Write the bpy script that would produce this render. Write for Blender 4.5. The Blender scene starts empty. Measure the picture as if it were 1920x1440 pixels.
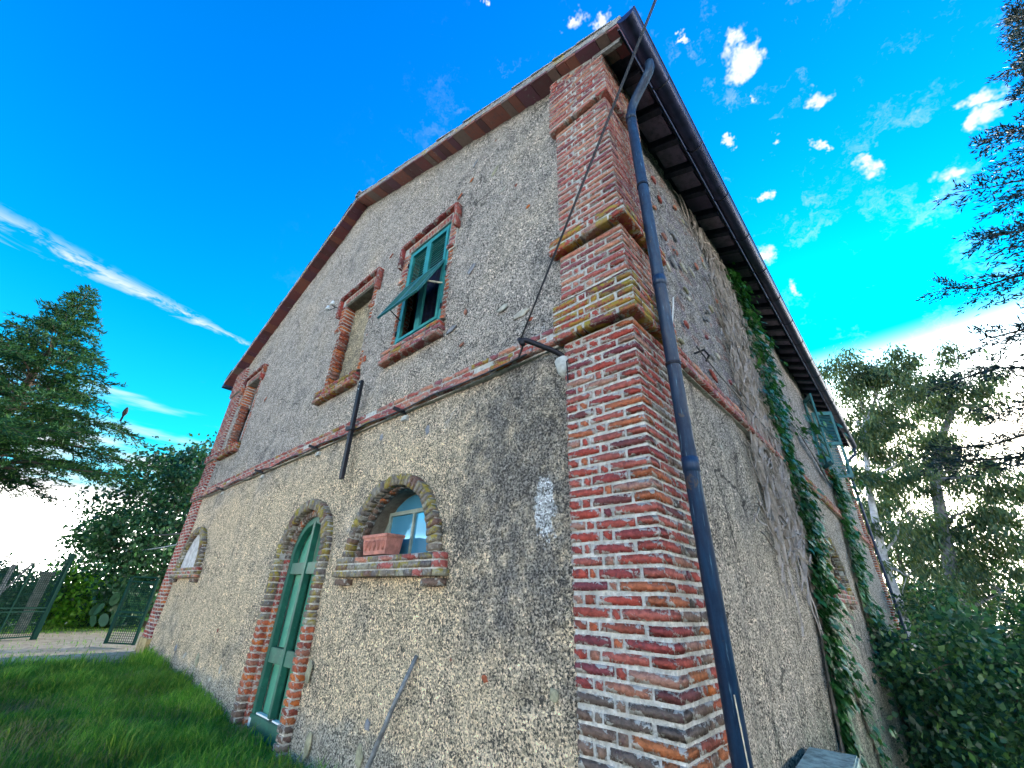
import bpy, bmesh, math, random
import numpy as np
from mathutils import Matrix, Vector
rad = math.radians
random.seed(7)
RNG = np.random.default_rng(7)
scene = bpy.context.scene
COL = scene.collection

# ------------------------------------------------------------------ camera
# eye level is z = 0; the lawn in front of the house lies about 1.5 m lower
CAM = np.array([1.1424, -2.52, 0.0])
RW = np.array([[0.74101695, -0.28965137, -0.60580192],
               [0.67082854, 0.35925428, 0.64878766],
               [0.0297147, -0.88715187, 0.46051992]])
cam_data = bpy.data.cameras.new('camera')
cam = bpy.data.objects.new('camera', cam_data)
COL.objects.link(cam)
cam.matrix_world = Matrix(((RW[0, 0], -RW[0, 1], -RW[0, 2], CAM[0]),
                           (RW[1, 0], -RW[1, 1], -RW[1, 2], CAM[1]),
                           (RW[2, 0], -RW[2, 1], -RW[2, 2], CAM[2]),
                           (0, 0, 0, 1)))
cam_data.sensor_width = 36.0
cam_data.lens = 780.0134 / 1920 * 36.0
cam_data.clip_start = 0.05
cam_data.clip_end = 3000
scene.camera = cam

SUN_AZ, SUN_EL = 91.5, 18.0       # azimuth from +x, elevation
sun_dir = Vector((math.cos(rad(SUN_AZ)) * math.cos(rad(SUN_EL)), math.sin(rad(SUN_AZ)) * math.cos(rad(SUN_EL)), math.sin(rad(SUN_EL))))
sun_data = bpy.data.lights.new('sun', 'SUN')
sun_data.energy = 2.0
sun_data.angle = rad(3.0)
sun_data.color = (1.0, 0.9, 0.72)
sun = bpy.data.objects.new('sun', sun_data)
COL.objects.link(sun)
sun.location = (3, 15, 20)
sun.rotation_euler = (-sun_dir).to_track_quat('-Z', 'Y').to_euler()

vs = scene.view_settings
vs.view_transform = 'Standard'
vs.look = 'None'
vs.gamma = 1.0
vs.exposure = 1.48
vs.use_curve_mapping = False
scene.cycles.max_bounces = 4
scene.cycles.diffuse_bounces = 3
scene.cycles.glossy_bounces = 2
scene.cycles.transmission_bounces = 2
scene.cycles.sample_clamp_indirect = 6


# ------------------------------------------------------------------ node helpers
class NT:
    def __init__(self, tree):
        self.t = tree
    def n(self, typ, **kw):
        nd = self.t.nodes.new(typ)
        for k, v in kw.items():
            setattr(nd, k, v)
        return nd
    def l(self, a, b):
        self.t.links.new(a, b)
    def _in(self, sock, v):
        if isinstance(v, bpy.types.NodeSocket):
            self.l(v, sock)
        elif v is not None:
            sock.default_value = v
    def math(self, op, a, b=None, c=None, clamp=False):
        nd = self.n('ShaderNodeMath', operation=op, use_clamp=clamp)
        self._in(nd.inputs[0], a)
        if b is not None: self._in(nd.inputs[1], b)
        if c is not None: self._in(nd.inputs[2], c)
        return nd.outputs[0]
    def vmath(self, op, a, b=None, out=0):
        nd = self.n('ShaderNodeVectorMath', operation=op)
        self._in(nd.inputs[0], a)
        if b is not None: self._in(nd.inputs[1], b)
        return nd.outputs[out]
    def noise(self, vec, scale, detail=4, rough=.55, dist=0.0):
        nd = self.n('ShaderNodeTexNoise')
        self._in(nd.inputs['Vector'], vec)
        nd.inputs['Scale'].default_value = scale
        nd.inputs['Detail'].default_value = detail
        nd.inputs['Roughness'].default_value = rough
        nd.inputs['Distortion'].default_value = dist
        return nd.outputs[0]
    def vor(self, vec, scale, feature='F1', out=0, rnd=1.0):
        nd = self.n('ShaderNodeTexVoronoi', feature=feature)
        self._in(nd.inputs['Vector'], vec)
        nd.inputs['Scale'].default_value = scale
        nd.inputs['Randomness'].default_value = rnd
        return nd.outputs[out]
    def mr(self, v, a, b, c=0.0, d=1.0, smooth=True):
        nd = self.n('ShaderNodeMapRange')
        nd.interpolation_type = 'SMOOTHSTEP' if smooth else 'LINEAR'
        self._in(nd.inputs[0], v)
        for i, x in enumerate((a, b, c, d)): nd.inputs[i + 1].default_value = x
        return nd.outputs[0]
    def mix(self, f, a, b, mode='MIX'):
        nd = self.n('ShaderNodeMix', data_type='RGBA', blend_type=mode)
        self._in(nd.inputs[0], f)
        for s, v in ((nd.inputs[6], a), (nd.inputs[7], b)):
            if isinstance(v, bpy.types.NodeSocket): self.l(v, s)
            else: s.default_value = (*v, 1) if len(v) == 3 else v
        return nd.outputs[2]
    def ramp(self, f, stops, interp='LINEAR'):
        nd = self.n('ShaderNodeValToRGB')
        cr = nd.color_ramp
        cr.interpolation = interp
        while len(cr.elements) < len(stops): cr.elements.new(0.5)
        for e, (p, c) in zip(cr.elements, stops):
            e.position = p
            e.color = (*c, 1) if len(c) == 3 else c
        self._in(nd.inputs[0], f)
        return nd.outputs[0]
    def scale(self, vec, s):
        nd = self.n('ShaderNodeVectorMath', operation='MULTIPLY')
        self._in(nd.inputs[0], vec)
        nd.inputs[1].default_value = s
        return nd.outputs[0]
    def xyz(self, vec):
        nd = self.n('ShaderNodeSeparateXYZ')
        self._in(nd.inputs[0], vec)
        return nd.outputs
    def bump(self, h, strength=.5, dist=.01, normal=None):
        nd = self.n('ShaderNodeBump')
        nd.inputs['Strength'].default_value = strength
        nd.inputs['Distance'].default_value = dist
        self._in(nd.inputs['Height'], h)
        if normal is not None: self._in(nd.inputs['Normal'], normal)
        return nd.outputs[0]


# ------------------------------------------------------------------ world: clear saturated sky, clouds towards the horizon
world = bpy.data.worlds.new('World')
scene.world = world
world.use_nodes = True
W = NT(world.node_tree)
bg = world.node_tree.nodes['Background']
sky = W.n('ShaderNodeTexSky', sky_type='NISHITA')
sky.sun_disc = False
sky.sun_elevation = rad(SUN_EL)
sky.sun_rotation = rad(90 - SUN_AZ)
sky.air_density = 1.0
sky.dust_density = 0.3
sky.ozone_density = 2.0
gdir = W.n('ShaderNodeTexCoord').outputs['Generated']
dx, dy, dz = W.xyz(gdir)[:3]
SKYK = 1.0
# the photograph's strong colour: saturate the sky towards pure blue, cyan lower down
el = W.math('MAXIMUM', dz, 0.0)
tint = W.ramp(el, [(0.0, (0.4, 1.55, 1.45)), (0.22, (0.05, 1.45, 1.5)), (0.45, (0.0, 1.2, 1.75)), (0.75, (0.0, 1.0, 2.0)), (1.0, (0.0, 0.88, 2.0))])
blue = W.mix(1.0, sky.outputs[0], tint, 'MULTIPLY')

n_wisp = W.noise(W.scale(gdir, (2.2, 2.2, 15.0)), 1.6, 4, .6, 0)
n_fine = W.noise(gdir, 30, 3, .65, 0)
# bank of cloud near the horizon, all the way round
streaks = W.math('ADD', W.mr(el, 0.10, 0.40, .95, 0.0), W.math('MULTIPLY', W.math('SUBTRACT', n_wisp, .5), 2.6))
streaks = W.math('MULTIPLY', W.mr(streaks, .30, 1.05), W.mr(el, .46, .34))
bank = W.math('ADD', W.mr(el, 0.03, 0.20, 1.0, 0.0), W.math('MULTIPLY', W.math('SUBTRACT', n_wisp, .5), .7))
bank = W.mr(bank, .30, .80)
# hazy glow round the low sun
sd = W.vmath('DOT_PRODUCT', gdir, tuple(sun_dir), out=1)
glow = W.math('ADD', W.mr(sd, .86, .985), W.math('MULTIPLY', W.math('SUBTRACT', n_wisp, .5), .5))
glow = W.math('MULTIPLY', W.mr(glow, .15, .95), W.mr(el, .45, .27))
# small torn puffs
puffs = [(-.183, .326, .928, .022), (-.148, .350, .925, .02), (.013, .512, .859, .03), (.022, .54, .842, .03), (-.041, .46, .887, .012),
         (.095, .63, .77, .022), (-.036, .62, .784, .014), (-.013, .71, .704, .016), (.077, .686, .723, .014),
         (.131, .732, .668, .024), (.208, .763, .612, .022), (.265, .694, .669, .02), (.26, .719, .644, .026), (-.048, .788, .614, .024),
         (-.027, .827, .561, .018), (-.281, .206, .937, .012), (.032, .651, .759, .013), (.014, .591, .807, .012)]
nvec = W.n('ShaderNodeTexNoise')
W.l(gdir, nvec.inputs['Vector'])
nvec.inputs['Scale'].default_value = 17
nvec.inputs['Detail'].default_value = 4
nvec.inputs['Roughness'].default_value = .68
off = W.vmath('SCALE', W.vmath('SUBTRACT', nvec.outputs['Color'], (.5, .5, .5)))
off.node.inputs['Scale'].default_value = .11
wdir = W.vmath('ADD', gdir, off)
pm = None
for px, py, pz, pr in puffs:
    d = W.vmath('DISTANCE', wdir, tuple(Vector((px, py, pz)).normalized()), out=1)
    m = W.mr(d, pr * 1.3, pr * .1)
    pm = m if pm is None else W.math('MAXIMUM', pm, m)
pm = W.mr(W.math('MULTIPLY', pm, W.math('ADD', .1, W.math('MULTIPLY', n_fine, 1.9))), .22, 1.15)
# faint mackerel veils near the puffs
veil = W.math('MULTIPLY', W.mr(W.noise(W.scale(wdir, (5, 5, 9)), 2.0, 4, .68, 0), .55, .80), .34)
# spreading vapour trail on the left
a = Vector((-.854, -.198, .481)).normalized(); b = Vector((-.882, .153, .447)).normalized()
nrm = a.cross(b).normalized()
if nrm.z < 0: nrm = -nrm
mid = (a + b).normalized()
t_axis = (b - a).normalized()
h = W.vmath('DOT_PRODUCT', gdir, tuple(nrm), out=1)
s = W.vmath('DOT_PRODUCT', gdir, tuple(t_axis), out=1)
smid = mid.dot(t_axis)
s0 = W.math('SUBTRACT', s, smid)
n_tr = W.noise(W.scale(gdir, (9, 4, 16)), 3.0, 4, .7, .6)
wid = W.mr(s0, .20, -.35, .005, .034, False)
hh = W.math('ADD', h, W.math('MULTIPLY', W.math('SUBTRACT', n_tr, .5), .03))
hh = W.math('ADD', hh, W.math('MULTIPLY', wid, .4))
core = W.math('SUBTRACT', 1.0, W.math('DIVIDE', W.math('ABSOLUTE', hh), wid), clamp=True)
trail = W.math('MULTIPLY', W.math('MULTIPLY', core, W.mr(n_tr, .40, .62)), W.mr(s0, .30, .12))
trail = W.math('MULTIPLY', W.math('MULTIPLY', trail, W.mr(dx, -.2, -.6)), .75)
wisps = W.math('MAXIMUM', W.math('MAXIMUM', W.math('MAXIMUM', pm, streaks), trail), W.math('MULTIPLY', veil, W.mr(dy, .1, .5)))
sky1 = W.mix(wisps, blue, (4.1, 4.3, 4.4))
cloud_col = W.mix(glow, (50.0, 48.5, 45.0), (44.0, 41.0, 34.0))
col = W.mix(W.math('MAXIMUM', bank, glow), sky1, cloud_col)
W.l(col, bg.inputs[0])
bg.inputs[1].default_value = 0.1
world.cycles.sampling_method = 'MANUAL'
world.cycles.sample_map_resolution = 1024


# ------------------------------------------------------------------ material helpers
MATS = {}
def mat(name):
    m = bpy.data.materials.new(name)
    m.use_nodes = True
    T = NT(m.node_tree)
    p = m.node_tree.nodes['Principled BSDF']
    MATS[name] = m
    return m, T, p
def pos(T):
    return T.n('ShaderNodeNewGeometry').outputs['Position']
def rnd(T):
    g = T.n('ShaderNodeNewGeometry').outputs['Random Per Island']
    o = T.n('ShaderNodeObjectInfo').outputs['Random']
    return T.math('FRACT', T.math('ADD', T.math('MULTIPLY', g, 7.31), T.math('MULTIPLY', o, 5.17)))
def plain(name, c, rough=.6, var=.25, scale=8, metallic=0.0, bump=.0, bscale=60, spec=None):
    m, T, p = mat(name)
    P = pos(T)
    n = T.noise(P, scale, 6, .65)
    f = T.mr(n, .3, .7, 1 - var, 1 + var)
    T.l(T.mix(1.0, c, T.ramp(T.math('MULTIPLY', f, .5), [(0, (0, 0, 0)), (1, (2, 2, 2))]), 'MULTIPLY'), p.inputs['Base Color'])
    p.inputs['Roughness'].default_value = rough
    p.inputs['Metallic'].default_value = metallic
    if spec is not None: p.inputs['Specular IOR Level'].default_value = spec
    if bump: T.l(T.bump(T.noise(P, bscale, 5), bump, .01), p.inputs['Normal'])
    return m


def make_plaster(name, kind):
    m, T, p = mat(name)
    P = pos(T)
    x, y, z = T.xyz(P)[:3]
    big = T.noise(P, .75, 4, .62, .5)
    mid = T.noise(P, 3.1, 4, .65, .4)
    fine = T.noise(P, 38, 4, .78)
    grit = T.vor(P, 85, 'F1', 0)
    grit_c = T.xyz(T.vor(P, 85, 'F1', 1))[0]
    if kind == 'infill':
        base = T.mix(T.mr(mid, .35, .7), (.62, .50, .33), (.44, .37, .27))
    elif kind == 'front':
        warm = (.80, .635, .44); grey = (.54, .48, .44); dark = (.13, .14, .155)
        up = T.math('ADD', T.mr(z, 1.2, 2.6), T.math('MULTIPLY', T.math('SUBTRACT', big, .5), 1.6), clamp=True)
        base = T.mix(T.math('MULTIPLY', up, .85), warm, grey)
        # soot-dark weathering: by the corner between the two storeys, and loose patches
        dxp = T.math('MULTIPLY', T.math('ADD', x, 1.05), .95)
        dzp = T.math('MULTIPLY', T.math('SUBTRACT', z, .95), .62)
        rr = T.math('SQRT', T.math('ADD', T.math('POWER', T.math('ABSOLUTE', dxp), 2.0), T.math('POWER', T.math('ABSOLUTE', dzp), 2.0)))
        spot = T.math('ADD', T.mr(rr, 1.7, .2), T.math('ADD', T.math('MULTIPLY', T.math('SUBTRACT', mid, .5), 1.5), T.math('MULTIPLY', T.math('SUBTRACT', T.noise(P, 11, 4, .7), .5), 1.1)))
        dk = T.mr(spot, .25, 1.15, 0, .78)
        patch = T.mr(T.math('ADD', T.math('MULTIPLY', big, .6), T.math('MULTIPLY', mid, .6)), .62, .84, 0, .55)
        base = T.mix(T.math('MAXIMUM', dk, patch), base, dark)
        # pale lime patches
        lime = T.mr(T.noise(P, 1.9, 5, .75, .8), .63, .74, 0, .6)
        base = T.mix(lime, base, (.60, .60, .60))
        # white splash right of the small arched window
        wx = T.math('MULTIPLY', T.math('ADD', x, .84), 9.0); wz = T.math('MULTIPLY', T.math('SUBTRACT', z, .62), 4.2)
        wr = T.math('SQRT', T.math('ADD', T.math('MULTIPLY', wx, wx), T.math('MULTIPLY', wz, wz)))
        ws = T.mr(T.math('ADD', wr, T.math('MULTIPLY', T.math('SUBTRACT', T.noise(P, 14, 5, .7), .5), 2.6)), 1.05, .75, 0, .85)
        base = T.mix(ws, base, (.72, .74, .76))
        # greyer rising damp at the foot
        damp = T.math('ADD', T.mr(z, -.75, -1.3), T.math('MULTIPLY', T.math('SUBTRACT', mid, .5), 1.4))
        base = T.mix(T.mr(damp, .35, .95, 0, .7), base, (.40, .40, .375))
    else:
        warm = (.58, .50, .41); grey = (.44, .395, .375); dark = (.12, .11, .11)
        base = T.mix(T.mr(T.math('ADD', T.mr(z, .5, 3.2, 0, .6), big), .55, 1.0), warm, grey)
        streak = T.noise(T.scale(P, (1, 3.2, .32)), 1.7, 6, .7, .3)
        base = T.mix(T.mr(streak, .50, .70, 0, .8), base, dark)
        # bare rubble and brick chips high up near the corner
        rub = T.math('MULTIPLY', T.mr(z, 1.9, 2.3), T.mr(y, 6.2, 4.6))
        chip = T.vor(T.scale(P, (1, .8, 1.9)), 6.0, 'F1', 1)
        chv = T.xyz(chip)[0]
        chcol = T.ramp(chv, [(0, (.30, .29, .30)), (.45, (.40, .36, .31)), (.66, (.34, .15, .12)), (.8, (.25, .20, .26)), (1, (.5, .47, .4))], 'CONSTANT')
        edge = T.vor(T.scale(P, (1, .8, 1.9)), 6.0, 'DISTANCE_TO_EDGE', 0)
        base = T.mix(T.math('MULTIPLY', T.math('MULTIPLY', rub, T.mr(edge, .02, .09)), .55), base, chcol)
        # smoother pale render on the far bay
        far = T.mr(T.math('ADD', y, T.math('MULTIPLY', mid, .3)), 12.0, 12.15)
        base = T.mix(T.math('MULTIPLY', far, .9), base, T.mix(mid, (.50, .46, .40), (.40, .37, .33)))
        # green algae and damp low down
        alg = T.math('ADD', T.mr(z, .1, -1.8), T.math('MULTIPLY', T.math('SUBTRACT', streak, .5), 1.6))
        base = T.mix(T.mr(alg, .35, 1.0, 0, .75), base, (.20, .235, .17))
    # aggregate: single grains light and dark; shade of the hollows between them painted in
    gr = T.mr(grit_c, 0, 1, .48, 1.52, False)
    blo = T.mr(T.noise(P, 9, 3, .7, .5), .3, .7, .80, 1.18)
    gr = T.math('MULTIPLY', gr, blo)
    base = T.mix(1.0, base, T.ramp(T.math('MULTIPLY', gr, .5), [(0, (0, 0, 0)), (1, (2, 2, 2))]), 'MULTIPLY')
    calm = T.mr(T.noise(P, 1.3, 4, .6, .6), .40, .62, .35, 1.0)
    fx = T.math('ADD', 1.0, T.math('MULTIPLY', T.math('SUBTRACT', T.mr(fine, .36, .62, .38, 1.40), 1.0), calm))
    base = T.mix(1.0, base, T.ramp(T.math('MULTIPLY', fx, .5), [(0, (0, 0, 0)), (1, (2, 2, 2))]), 'MULTIPLY')
    pit_shade = T.mr(T.math('ADD', T.noise(P, 62, 2, .6), T.math('MULTIPLY', mid, .22)), .63, .70, 0, .9)
    base = T.mix(pit_shade, base, (.05, .047, .045))
    wv = T.vmath('ADD', P, T.scale(T.vmath('SUBTRACT', T.n('ShaderNodeTexNoise').outputs['Color'], (.5, .5, .5)), (.5, .5, .5)))
    wv.node.inputs[1].links[0].from_node.inputs[0].links[0].from_node.inputs[0].links[0].from_node.inputs['Scale'].default_value = 2.5
    crk = T.mr(T.vor(wv, .55, 'DISTANCE_TO_EDGE', 0), .007, .002, 0, .75)
    crk = T.math('MULTIPLY', crk, T.mr(T.noise(P, .8, 2), .5, .6))
    base = T.mix(crk, base, (.04, .036, .034))
    T.l(base, p.inputs['Base Color'])
    p.inputs['Roughness'].default_value = .95
    p.inputs['Specular IOR Level'].default_value = .15
    hgt = T.math('ADD', T.math('MULTIPLY', grit, -.5), T.math('MULTIPLY', fine, 1.5))
    T.l(T.bump(hgt, 1.0, .03), p.inputs['Normal'])
    return m


def make_brick(name, mode):
    m, T, p = mat(name)
    P = pos(T)
    r = rnd(T)
    if mode == 'moss':
        stops = [(0, (.20, .165, .13)), (.3, (.14, .12, .11)), (.55, (.24, .21, .17)), (.75, (.17, .10, .08)), (.9, (.28, .26, .20))]
    elif mode == 'brown':
        stops = [(0, (.15, .10, .08)), (.3, (.20, .13, .10)), (.5, (.11, .085, .075)), (.7, (.36, .12, .05)), (.85, (.18, .14, .115))]
    elif mode == 'pink':
        stops = [(0, (.36, .10, .085)), (.25, (.42, .17, .13)), (.45, (.25, .085, .095)), (.62, (.46, .20, .13)), (.8, (.33, .15, .12)), (.92, (.30, .075, .06))]
    elif mode == 'orange':
        stops = [(0, (.36, .09, .045)), (.22, (.50, .14, .04)), (.42, (.24, .065, .045)), (.6, (.30, .13, .09)), (.8, (.42, .12, .06))]
    else:
        stops = [(0, (.31, .065, .05)), (.20, (.25, .052, .05)), (.36, (.34, .095, .075)), (.52, (.17, .045, .055)), (.60, (.36, .11, .055)),
                 (.67, (.34, .06, .045)), (.82, (.33, .17, .13)), (.90, (.15, .05, .05)), (.95, (.29, .085, .07))]
    base = T.ramp(r, stops, 'CONSTANT')
    n1 = T.noise(P, 30, 6, .7)
    n2 = T.noise(P, 8, 5, .6, .5)
    f = T.mr(n1, .25, .75, .55, 1.4)
    base = T.mix(1.0, base, T.ramp(T.math('MULTIPLY', f, .5), [(0, (0, 0, 0)), (1, (2, 2, 2))]), 'MULTIPLY')
    # burnt purple flashes and dark pores
    base = T.mix(T.mr(T.noise(P, 17, 4, .6, 1.2), .56, .70, 0, .6), base, (.10, .045, .06))
    base = T.mix(T.mr(T.noise(P, 90, 3, .6), .66, .74, 0, .7), base, (.03, .02, .018))
    # lime smears from the pointing
    at_ = T.n('ShaderNodeAttribute', attribute_name='edge').outputs['Fac']
    eg = T.math('POWER', at_, 3.0)
    sm = T.mr(T.math('ADD', T.noise(P, 26, 5, .75, .6), T.math('ADD', T.math('MULTIPLY', n2, .25), T.math('MULTIPLY', eg, .188 if mode != 'moss' else .08))), .765, .85, 0, .85)
    base = T.mix(sm, base, T.mix(T.noise(P, 50, 3, .7), (.28, .27, .25), (.62, .605, .57)))
    if mode in ('moss', 'lichen'):
        lc = T.mr(T.noise(P, 7.5, 6, .7, .6), .46 if mode == 'lichen' else .49, .60, 0, .92)
        lcol = T.mix(T.noise(P, 40, 4, .6), (.42, .29, .02), (.20, .19, .035))
        up = T.mr(T.xyz(T.n('ShaderNodeNewGeometry').outputs['Normal'])[2], -.3, .5, .75, 1.0)
        base = T.mix(T.math('MULTIPLY', lc, up), base, lcol)
        if mode == 'moss':
            base = T.mix(T.mr(T.noise(P, 30, 5, .7), .57, .68, 0, .6), base, (.42, .46, .46))
    T.l(base, p.inputs['Base Color'])
    p.inputs['Roughness'].default_value = .9
    p.inputs['Specular IOR Level'].default_value = .2
    hgt = T.math('ADD', T.math('MULTIPLY', n1, 1.0), T.math('ADD', T.math('MULTIPLY', T.noise(P, 90, 3, .6), .5), T.math('MULTIPLY', sm, .5)))
    T.l(T.bump(hgt, .9, .012), p.inputs['Normal'])
    return m


def make_mortar():
    m, T, p = mat('lime_mortar')
    P = pos(T)
    n = T.noise(P, 24, 6, .72)
    b = T.mix(T.mr(n, .3, .7), (.32, .305, .28), (.66, .64, .605))
    b = T.mix(T.mr(T.noise(P, 6, 5, .6), .52, .7, 0, .6), b, (.27, .25, .22))
    b = T.mix(T.mr(T.noise(P, 70, 3, .6), .64, .74, 0, .8), b, (.06, .055, .05))
    T.l(b, p.inputs['Base Color'])
    p.inputs['Roughness'].default_value = .95
    p.inputs['Specular IOR Level'].default_value = .15
    T.l(T.bump(T.math('ADD', n, T.math('MULTIPLY', T.noise(P, 80, 4), .5)), 1.0, .02), p.inputs['Normal'])


def make_leaf(name, c1, c2, c3, trans=.35, rough=.45, spec=.4):
    m, T, p = mat(name)
    r = T.n('ShaderNodeNewGeometry').outputs['Random Per Island']
    b = T.ramp(r, [(0, c1), (.5, c2), (1, c3)])
    f = T.mr(T.noise(pos(T), 1.3, 4, .6), .3, .7, .65, 1.35)
    b = T.mix(1.0, b, T.ramp(T.math('MULTIPLY', f, .5), [(0, (0, 0, 0)), (1, (2, 2, 2))]), 'MULTIPLY')
    T.l(b, p.inputs['Base Color'])
    p.inputs['Roughness'].default_value = rough
    p.inputs['Specular IOR Level'].default_value = spec
    tr = T.n('ShaderNodeBsdfTranslucent')
    T.l(T.mix(1.0, b, (1.6, 1.7, .7), 'MULTIPLY'), tr.inputs[0])
    mx = T.n('ShaderNodeMixShader')
    mx.inputs[0].default_value = trans
    T.l(p.outputs[0], mx.inputs[1]); T.l(tr.outputs[0], mx.inputs[2])
    T.l(mx.outputs[0], m.node_tree.nodes['Material Output'].inputs[0])


def make_paint(name, c, under, chalk, rough=.5, wear=.5):
    m, T, p = mat(name)
    P = pos(T)
    b = T.mix(T.mr(T.noise(P, 5, 6, .7, .4), .4, .68, 0, .75), c, chalk)
    b = T.mix(T.mr(T.noise(P, 28, 6, .7), .60, .70, 0, wear), b, under)
    T.l(b, p.inputs['Base Color'])
    p.inputs['Roughness'].default_value = rough
    T.l(T.bump(T.noise(T.scale(P, (1, 1, .15)), 70, 4), .35, .004), p.inputs['Normal'])


make_plaster('plaster_front', 'front')
make_plaster('plaster_side', 'side')
make_plaster('infill_plaster', 'infill')
for nm, md in (('brick_red', 'red'), ('brick_pink', 'pink'), ('brick_orange', 'orange'), ('brick_brown', 'brown'), ('brick_moss', 'moss'), ('brick_lichen', 'lichen')):
    make_brick(nm, md)
make_mortar()
make_brick('soffit_terracotta', 'pink')
m, T, p = mat('verge_tile')
P = pos(T)
b = T.mix(T.mr(T.noise(P, 18, 6, .7), .35, .65), (.17, .165, .16), (.34, .32, .30))
b = T.mix(T.mr(T.noise(P, 5, 6, .7, .6), .56, .64, 0, .85), b, (.36, .25, .03))
T.l(b, p.inputs['Base Color']); p.inputs['Roughness'].default_value = .95
T.l(T.bump(T.noise(P, 40, 5), .8, .01), p.inputs['Normal'])
m, T, p = mat('soffit_tile')
P = pos(T); r = rnd(T)
b = T.ramp(r, [(0, (.19, .055, .06)), (.25, (.14, .05, .075)), (.45, (.25, .085, .065)), (.65, (.12, .045, .05)), (.82, (.20, .13, .11)), (.93, (.27, .10, .07))], 'CONSTANT')
b = T.mix(T.mr(T.noise(P, 14, 6, .7), .45, .7, 0, .5), b, (.10, .08, .08))
b = T.mix(T.mr(T.noise(P, 9, 6, .75, .8), .60, .68, 0, .5), b, (.36, .32, .29))
T.l(b, p.inputs['Base Color']); p.inputs['Roughness'].default_value = .9
T.l(T.bump(T.noise(P, 60, 4), .6, .006), p.inputs['Normal'])
m, T, p = mat('eave_tile')
P = pos(T); r = rnd(T)
b = T.ramp(r, [(0, (.24, .18, .27)), (.3, (.15, .11, .19)), (.6, (.30, .22, .30)), (.85, (.12, .09, .16))], 'CONSTANT')
b = T.mix(T.mr(T.noise(P, 16, 6, .7), .4, .7, 0, .6), b, (.07, .055, .07))
T.l(b, p.inputs['Base Color']); p.inputs['Roughness'].default_value = .9
plain('rafter_wood', (.03, .028, .05), .8, .4, 20, bump=.5)
plain('gutter_metal', (.028, .034, .09), .38, .35, 6, .35, .15, 30)
m, T, p = mat('downpipe_metal')
P = pos(T)
b = T.mix(T.mr(T.noise(T.scale(P, (1, 1, .12)), 30, 5, .6), .4, .7), (.004, .02, .06), (.010, .045, .11))
b = T.mix(T.mr(T.noise(T.scale(P, (1, 1, .06)), 60, 5, .7), .60, .70, 0, .7), b, (.16, .30, .42))
b = T.mix(T.mr(T.noise(P, 9, 5, .75, .5), .62, .70, 0, .6), b, (.10, .07, .05))
T.l(b, p.inputs['Base Color'])
T.l(T.mr(T.noise(P, 14, 4, .7), .3, .7, .4, .7), p.inputs['Roughness'])
T.l(T.bump(T.noise(P, 5, 3), .3, .01), p.inputs['Normal'])
plain('iron_black', (.02, .02, .028), .55, .4, 20, .6, .3, 50)
plain('cable_black', (.018, .018, .026), .5, .2, 20)
plain('cable_grey', (.30, .34, .40), .5, .2, 20)
plain('ceramic', (.75, .76, .76), .25, .06, 20)
make_paint('door_green', (.005, .085, .06), (.20, .26, .2), (.014, .15, .10), .55, .45)
make_paint('panel_green', (.045, .245, .165), (.34, .40, .26), (.12, .34, .22), .55, .7)
make_paint('shutter_teal', (.016, .135, .15), (.10, .20, .20), (.03, .185, .20), .42, .25)
make_paint('frame_teal', (.022, .19, .195), (.14, .3, .28), (.05, .30, .29), .42, .25)
make_paint('gate_green', (.003, .03, .024), (.015, .03, .024), (.005, .04, .03), .8, .3)
MATS['gate_green'].node_tree.nodes['Principled BSDF'].inputs['Specular IOR Level'].default_value = .1
make_paint('window_wood', (.20, .23, .19), (.10, .09, .07), (.30, .33, .27), .7, .6)
plain('weathered_wood', (.20, .19, .19), .75, .45, 30, bump=.6, bscale=80)
plain('pale_wood', (.50, .44, .33), .7, .3, 20)
plain('pole_wood', (.13, .14, .15), .55, .5, 18, bump=.4, bscale=60)
plain('void', (.006, .006, .009), .9, .2, 4)
plain('curtain_cloth', (.006, .012, .05), .9, .5, 14)
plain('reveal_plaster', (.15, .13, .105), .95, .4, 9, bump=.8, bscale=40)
plain('infill_grey', (.42, .41, .41), .95, .35, 7, bump=1.0, bscale=45)
plain('lime_patch', (.40, .41, .40), .95, .25, 18, bump=1.0, bscale=30)
plain('ochre_render', (.36, .27, .13), .95, .5, 7, bump=1.0, bscale=30)
plain('stone_grey', (.20, .20, .22), .85, .4, 14, bump=.6, bscale=30)
plain('stone_olive', (.24, .225, .15), .85, .4, 14, bump=.6, bscale=30)
plain('stone_pale', (.36, .335, .285), .85, .3, 14, bump=.6, bscale=30)
plain('terracotta', (.40, .15, .11), .75, .3, 14, bump=.3, bscale=60)
plain('concrete_mossy', (.30, .38, .33), .95, .5, 11, bump=1.0, bscale=40)
plain('paper', (.7, .72, .72), .7, .05, 20)
plain('bark_grey', (.20, .20, .22), .9, .45, 5, bump=.8, bscale=25)
plain('bark_pale', (.42, .42, .45), .85, .45, 3, bump=.5, bscale=14)
plain('bark_brown', (.10, .075, .055), .9, .4, 6, bump=.8, bscale=30)
plain('dry_stem', (.33, .285, .26), .9, .35, 8)
plain('ivy_stem', (.12, .10, .08), .9, .35, 8)
plain('gate_post_stone', (.10, .10, .09), .9, .4, 9)
plain('bird_feather', (.035, .03, .03), .8, .3, 40)
m, T, p = mat('window_glass')
P = pos(T)
T.l(T.mix(T.noise(P, 3, 3), (.06, .30, .52), (.16, .50, .72)), p.inputs['Base Color'])  # blue put into the base colour for the sky reflected in the panes
p.inputs['Roughness'].default_value = .06
p.inputs['IOR'].default_value = 2.0
p.inputs['Metallic'].default_value = .55
make_leaf('leaf_cedar', (.010, .05, .022), (.022, .085, .028), (.055, .13, .03), .12, .6, .2)
make_leaf('leaf_oak', (.014, .062, .036), (.028, .105, .05), (.06, .15, .055), .25, .4)
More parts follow.
